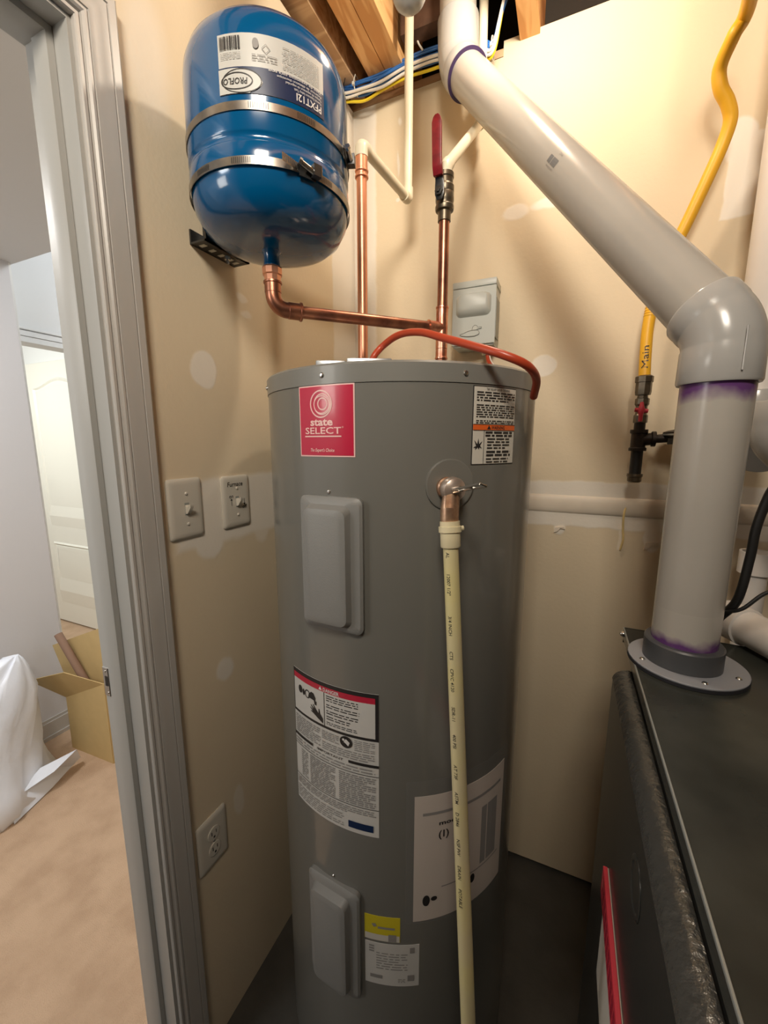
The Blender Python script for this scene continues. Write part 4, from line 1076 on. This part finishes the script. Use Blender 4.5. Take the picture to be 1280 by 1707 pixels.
obj('pipe', mtube([t0, t1], .030, 32), 'pvc_white', tr)
obj('hub', mlathe(t0+td*.03, td, [(.030, 0), (.034, .001), (.034, .045), (.030, .046)], 32), 'pvc_white', tr)
cupb = thing('drain_cup', 'short white plastic drain stub standing behind the furnace', 'pipe', (1.09, 1.16, .9))
obj('cup', mlathe((1.09, 1.17, 0), (0, 0, 1), [(.024, 0), (.024, 1.13), (.032, 1.135), (.032, 1.185), (.027, 1.185), (.026, 1.14)], 28), 'pvc_white', cupb)
c1 = obj('black_cable', mtube(catmull([(.99, .72, 1.62), (.955, .745, 1.40), (.946, .754, 1.352), (.939, .756, 1.307), (.9375, .757, 1.261), (.931, .759, 1.194), (.922, .790, 1.150), (.925, .84, 1.10), (.93, .86, 1.083)]), .0062, 12), 'black')
tag(c1, 'thick black cable hanging beside the vent, right edge', 'cable')
c2 = obj('black_cable', mtube(catmull([(1.05, .70, 1.26), (.995, .735, 1.232), (.961, .749, 1.214), (.936, .752, 1.183), (.918, .775, 1.163), (.915, .83, 1.12), (.92, .87, 1.082)]), .0028, 10), 'black')
tag(c2, 'thin black wire crossing the thick black cable beside the vent', 'cable')

# ------------------------------------------------------------------ network cables along the wall top
def route(dx, dz, k):
    j = math.sin(k*2.3)*.006
    return catmull([(-.03, 1.235+dx, 2.446+dz), (.02, 1.235+dx, 2.434+dz), (.07, 1.235+dx, 2.428+dz+j), (.13, 1.235+dx, 2.430+dz-j*.5), (.20, 1.235+dx, 2.440+dz), (.27, 1.235+dx, 2.440+dz+j*.6), (.34, 1.235+dx, 2.434+dz), (.40, 1.232+dx, 2.420+dz), (.435, 1.225+dx*.6, 2.405+dz*.7), (.455, 1.205+dx*.4, 2.45+dz*.3), (.475+dz*.5, 1.205+dx*.3, 2.56), (.48+dz*.5, 1.205+dx*.3, 2.69)], 6)
nb = thing('cable_bundle', 'zip-tied bundle of blue, white and yellow cables along the top of the back wall', 'cables', (.1, 1.235, 2.43))
k = 0
for r_ in range(2):
    for c_ in range(5):
        o = obj('network_cable', mtube(route(-.012+.011*r_, .004+c_*.0065+(.003 if r_ else 0), k), .0031, 8), 'blue_cable', nb); k += 1
for n_, (dx, dz, m_, lb) in enumerate([(-.016, -.006, 'white_cable', 'white cable under the blue network bundle'), (-.004, -.009, 'yellow_cable', 'yellow cable showing under the blue network bundle'), (-.024, .000, 'white_cable', 'outer white cable in front of the blue network bundle')]):
    o = obj('cable', mtube(route(dx, dz, n_+20), .0036, 8), m_, nb); o['label'] = lb
for i, (x_, z_, m_, lb) in enumerate([(.012, 2.456, 'black', 'black cable clip on the bundle nearest the blue tank'), (.045, 2.455, 'tie_white', 'white zip tie on the bundle near the black clip'), (.435, 2.42, 'tie_white', 'white zip tie on the bundle right of the vent')]):
    bm = B(); n_ = 16; pts = [V((x_, 1.229+.020*math.cos(2*PI*q/n_), z_+.024*math.sin(2*PI*q/n_))) for q in range(n_+1)]
    tube(bm, pts, .0016, 6); box(bm, (x_-.003, 1.203, z_-.012), (x_+.003, 1.209, z_-.004)); tube(bm, [(x_, 1.206, z_-.008), (x_+.012, 1.196, z_+.004)], .0012, 6)
    o = obj('cable_tie', bm, m_, nb); o['label'] = lb
wr = obj('loose_wire', mtube(catmull([(.215, 1.17, 2.69), (.225, 1.19, 2.60), (.235, 1.21, 2.50), (.25, 1.22, 2.47)]), .0025, 8), 'white_cable'); tag(wr, 'single white wire dropping from the joists behind the cream pipe', 'wire')

# ------------------------------------------------------------------ rounded plastic cap at the top edge
lb = thing('capped_pipe', 'round grey plastic pipe cap seen from below at the top edge', 'pipe cap', (.349, .858, 2.235))
BC = V((.349, .858, 2.272))
obj('cap', mlathe(BC, (0, 0, 1), [(0, -.037), (.010, -.0355), (.020, -.030), (.028, -.022), (.0335, -.010), (.035, .003), (.035, .030), (.0365, .031), (.0365, .036), (.030, .036)], 40), 'pvc_fit', lb, 60)
obj('pipe', mlathe(BC+V((0, 0, .030)), (0, 0, 1), [(.0300, 0), (.0300, .40)], 32), 'pvc', lb)

# ------------------------------------------------------------------ switches and outlet on the left wall
def plate(name, label, y0, y1, z0, z1, kind, cat_):
    t = thing(name, label, cat_, (0, (y0+y1)/2, (z0+z1)/2))
    cy, cz_ = (y0+y1)/2, (z0+z1)/2
    bm = B(); rings = []
    for ins, x_ in [(0, .0004), (0, .0025), (.002, .0045), (.006, .0060), (.012, .0066)]:
        a, b, rc = (y1-y0)/2-ins, (z1-z0)/2-ins, max(.007-ins*.3, .002); pts = []
        for (c_, d_, a0) in ((a-rc, b-rc, 0), (-a+rc, b-rc, 90), (-a+rc, -b+rc, 180), (a-rc, -b+rc, 270)):
            for k_ in range(5):
                an = math.radians(a0+90*k_/4); pts.append((c_+rc*math.cos(an), d_+rc*math.sin(an)))
        rings.append([bm.verts.new((x_, cy+u_, cz_+v_)) for u_, v_ in pts])
    for p_, q_ in zip(rings, rings[1:]):
        for k_ in range(len(p_)): bm.faces.new((p_[k_], p_[(k_+1) % len(p_)], q_[(k_+1) % len(p_)], q_[k_]))
    bm.faces.new(rings[-1]); obj('cover_plate', bm, 'plate_ivory', t, 30)
    if kind in ('up', 'down'):
        obj('toggle_slot', mbox((.0055, cy-.0052, cz_-.012), (.0069, cy+.0052, cz_+.012)), 'box_grey_in', t)
        s_ = 1 if kind == 'up' else -1
        bm = B(); vs = []
        for x_, hy, za, zb in ((.004, .0045, -.010, .010), (.012, .0042, -.004*s_-.005, -.004*s_+.007), (.0205, .0038, .008*s_-.004, .008*s_+.003)):
            vs.append([bm.verts.new((x_, cy-hy, cz_+za)), bm.verts.new((x_, cy+hy, cz_+za)), bm.verts.new((x_, cy+hy, cz_+zb)), bm.verts.new((x_, cy-hy, cz_+zb))])
        for p_, q_ in zip(vs, vs[1:]):
            for k_ in range(4): bm.faces.new((p_[k_], p_[(k_+1) % 4], q_[(k_+1) % 4], q_[k_]))
        bm.faces.new(vs[-1]); obj('toggle', bm, 'toggle_ivory', t, 40)
        for s_ in (-1, 1): screw('screw', (.0066, cy, cz_+s_*.030), (1, 0, 0), .0032, t, 'toggle_ivory')
    else:
        for s_ in (-1, 1):
            rc = obj('receptacle', mlathe((.0064, cy, cz_+s_*.0195), (1, 0, 0), [(.0165, 0), (.0165, .0018), (.0155, .0024), (0, .0024)], 24), 'toggle_ivory', t, 25)
            bm = B(); c_ = cz_+s_*.0195
            box(bm, (.0086, cy-.0075, c_-.001), (.0092, cy-.0055, c_+.008)); box(bm, (.0086, cy+.005, c_-.001), (.0092, cy+.0066, c_+.007)); box(bm, (.0086, cy-.0022, c_-.010), (.0092, cy+.0022, c_-.0055))
            obj('slot', bm, 'black', rc)
        screw('screw', (.0066, cy, cz_), (1, 0, 0), .003, t)
    return t
plate('light_switch', 'ivory toggle switch plate nearest the door casing, toggle up', .523, .603, 1.243, 1.362, 'up', 'switch')
fs = plate('furnace_switch', 'ivory toggle switch with handwritten furnace markings beside the water heater', .656, .739, 1.2415, 1.358, 'up', 'switch')
g = plane_map((.0068, .6975, 1.2998), (0, 1, 0), (0, 0, 1))
bm = B(); T = .0004
text(bm, g, 'Furnace', -.029, .035, .014, T, align='LEFT', width=.046, shear=.15, weight=.008)
text(bm, g, 'on', -.025, .0095, .012, T, align='LEFT', width=.012); text(bm, g, 'off', .014, -.017, .011, T, align='LEFT', width=.014, weight=.02)
for x_, s_, v_ in ((-.018, 1, .001), (.021, -1, -.001)):
    poly_on(bm, g, [(x_-.0006, v_-.009*1), (x_+.0006, v_-.009), (x_+.0006, v_+.006), (x_-.0006, v_+.006)], T)
    tip = v_+.008*s_ if s_ > 0 else v_-.010
    poly_on(bm, g, [(x_-.003, tip-.005*s_), (x_+.003, tip-.005*s_), (x_, tip)], T)
obj('handwriting', bm, 'ink_black', fs, None)
plate('wall_outlet', 'ivory double outlet low on the wall beside the casing', .521, .604, .477, .603, 'outlet', 'outlet')
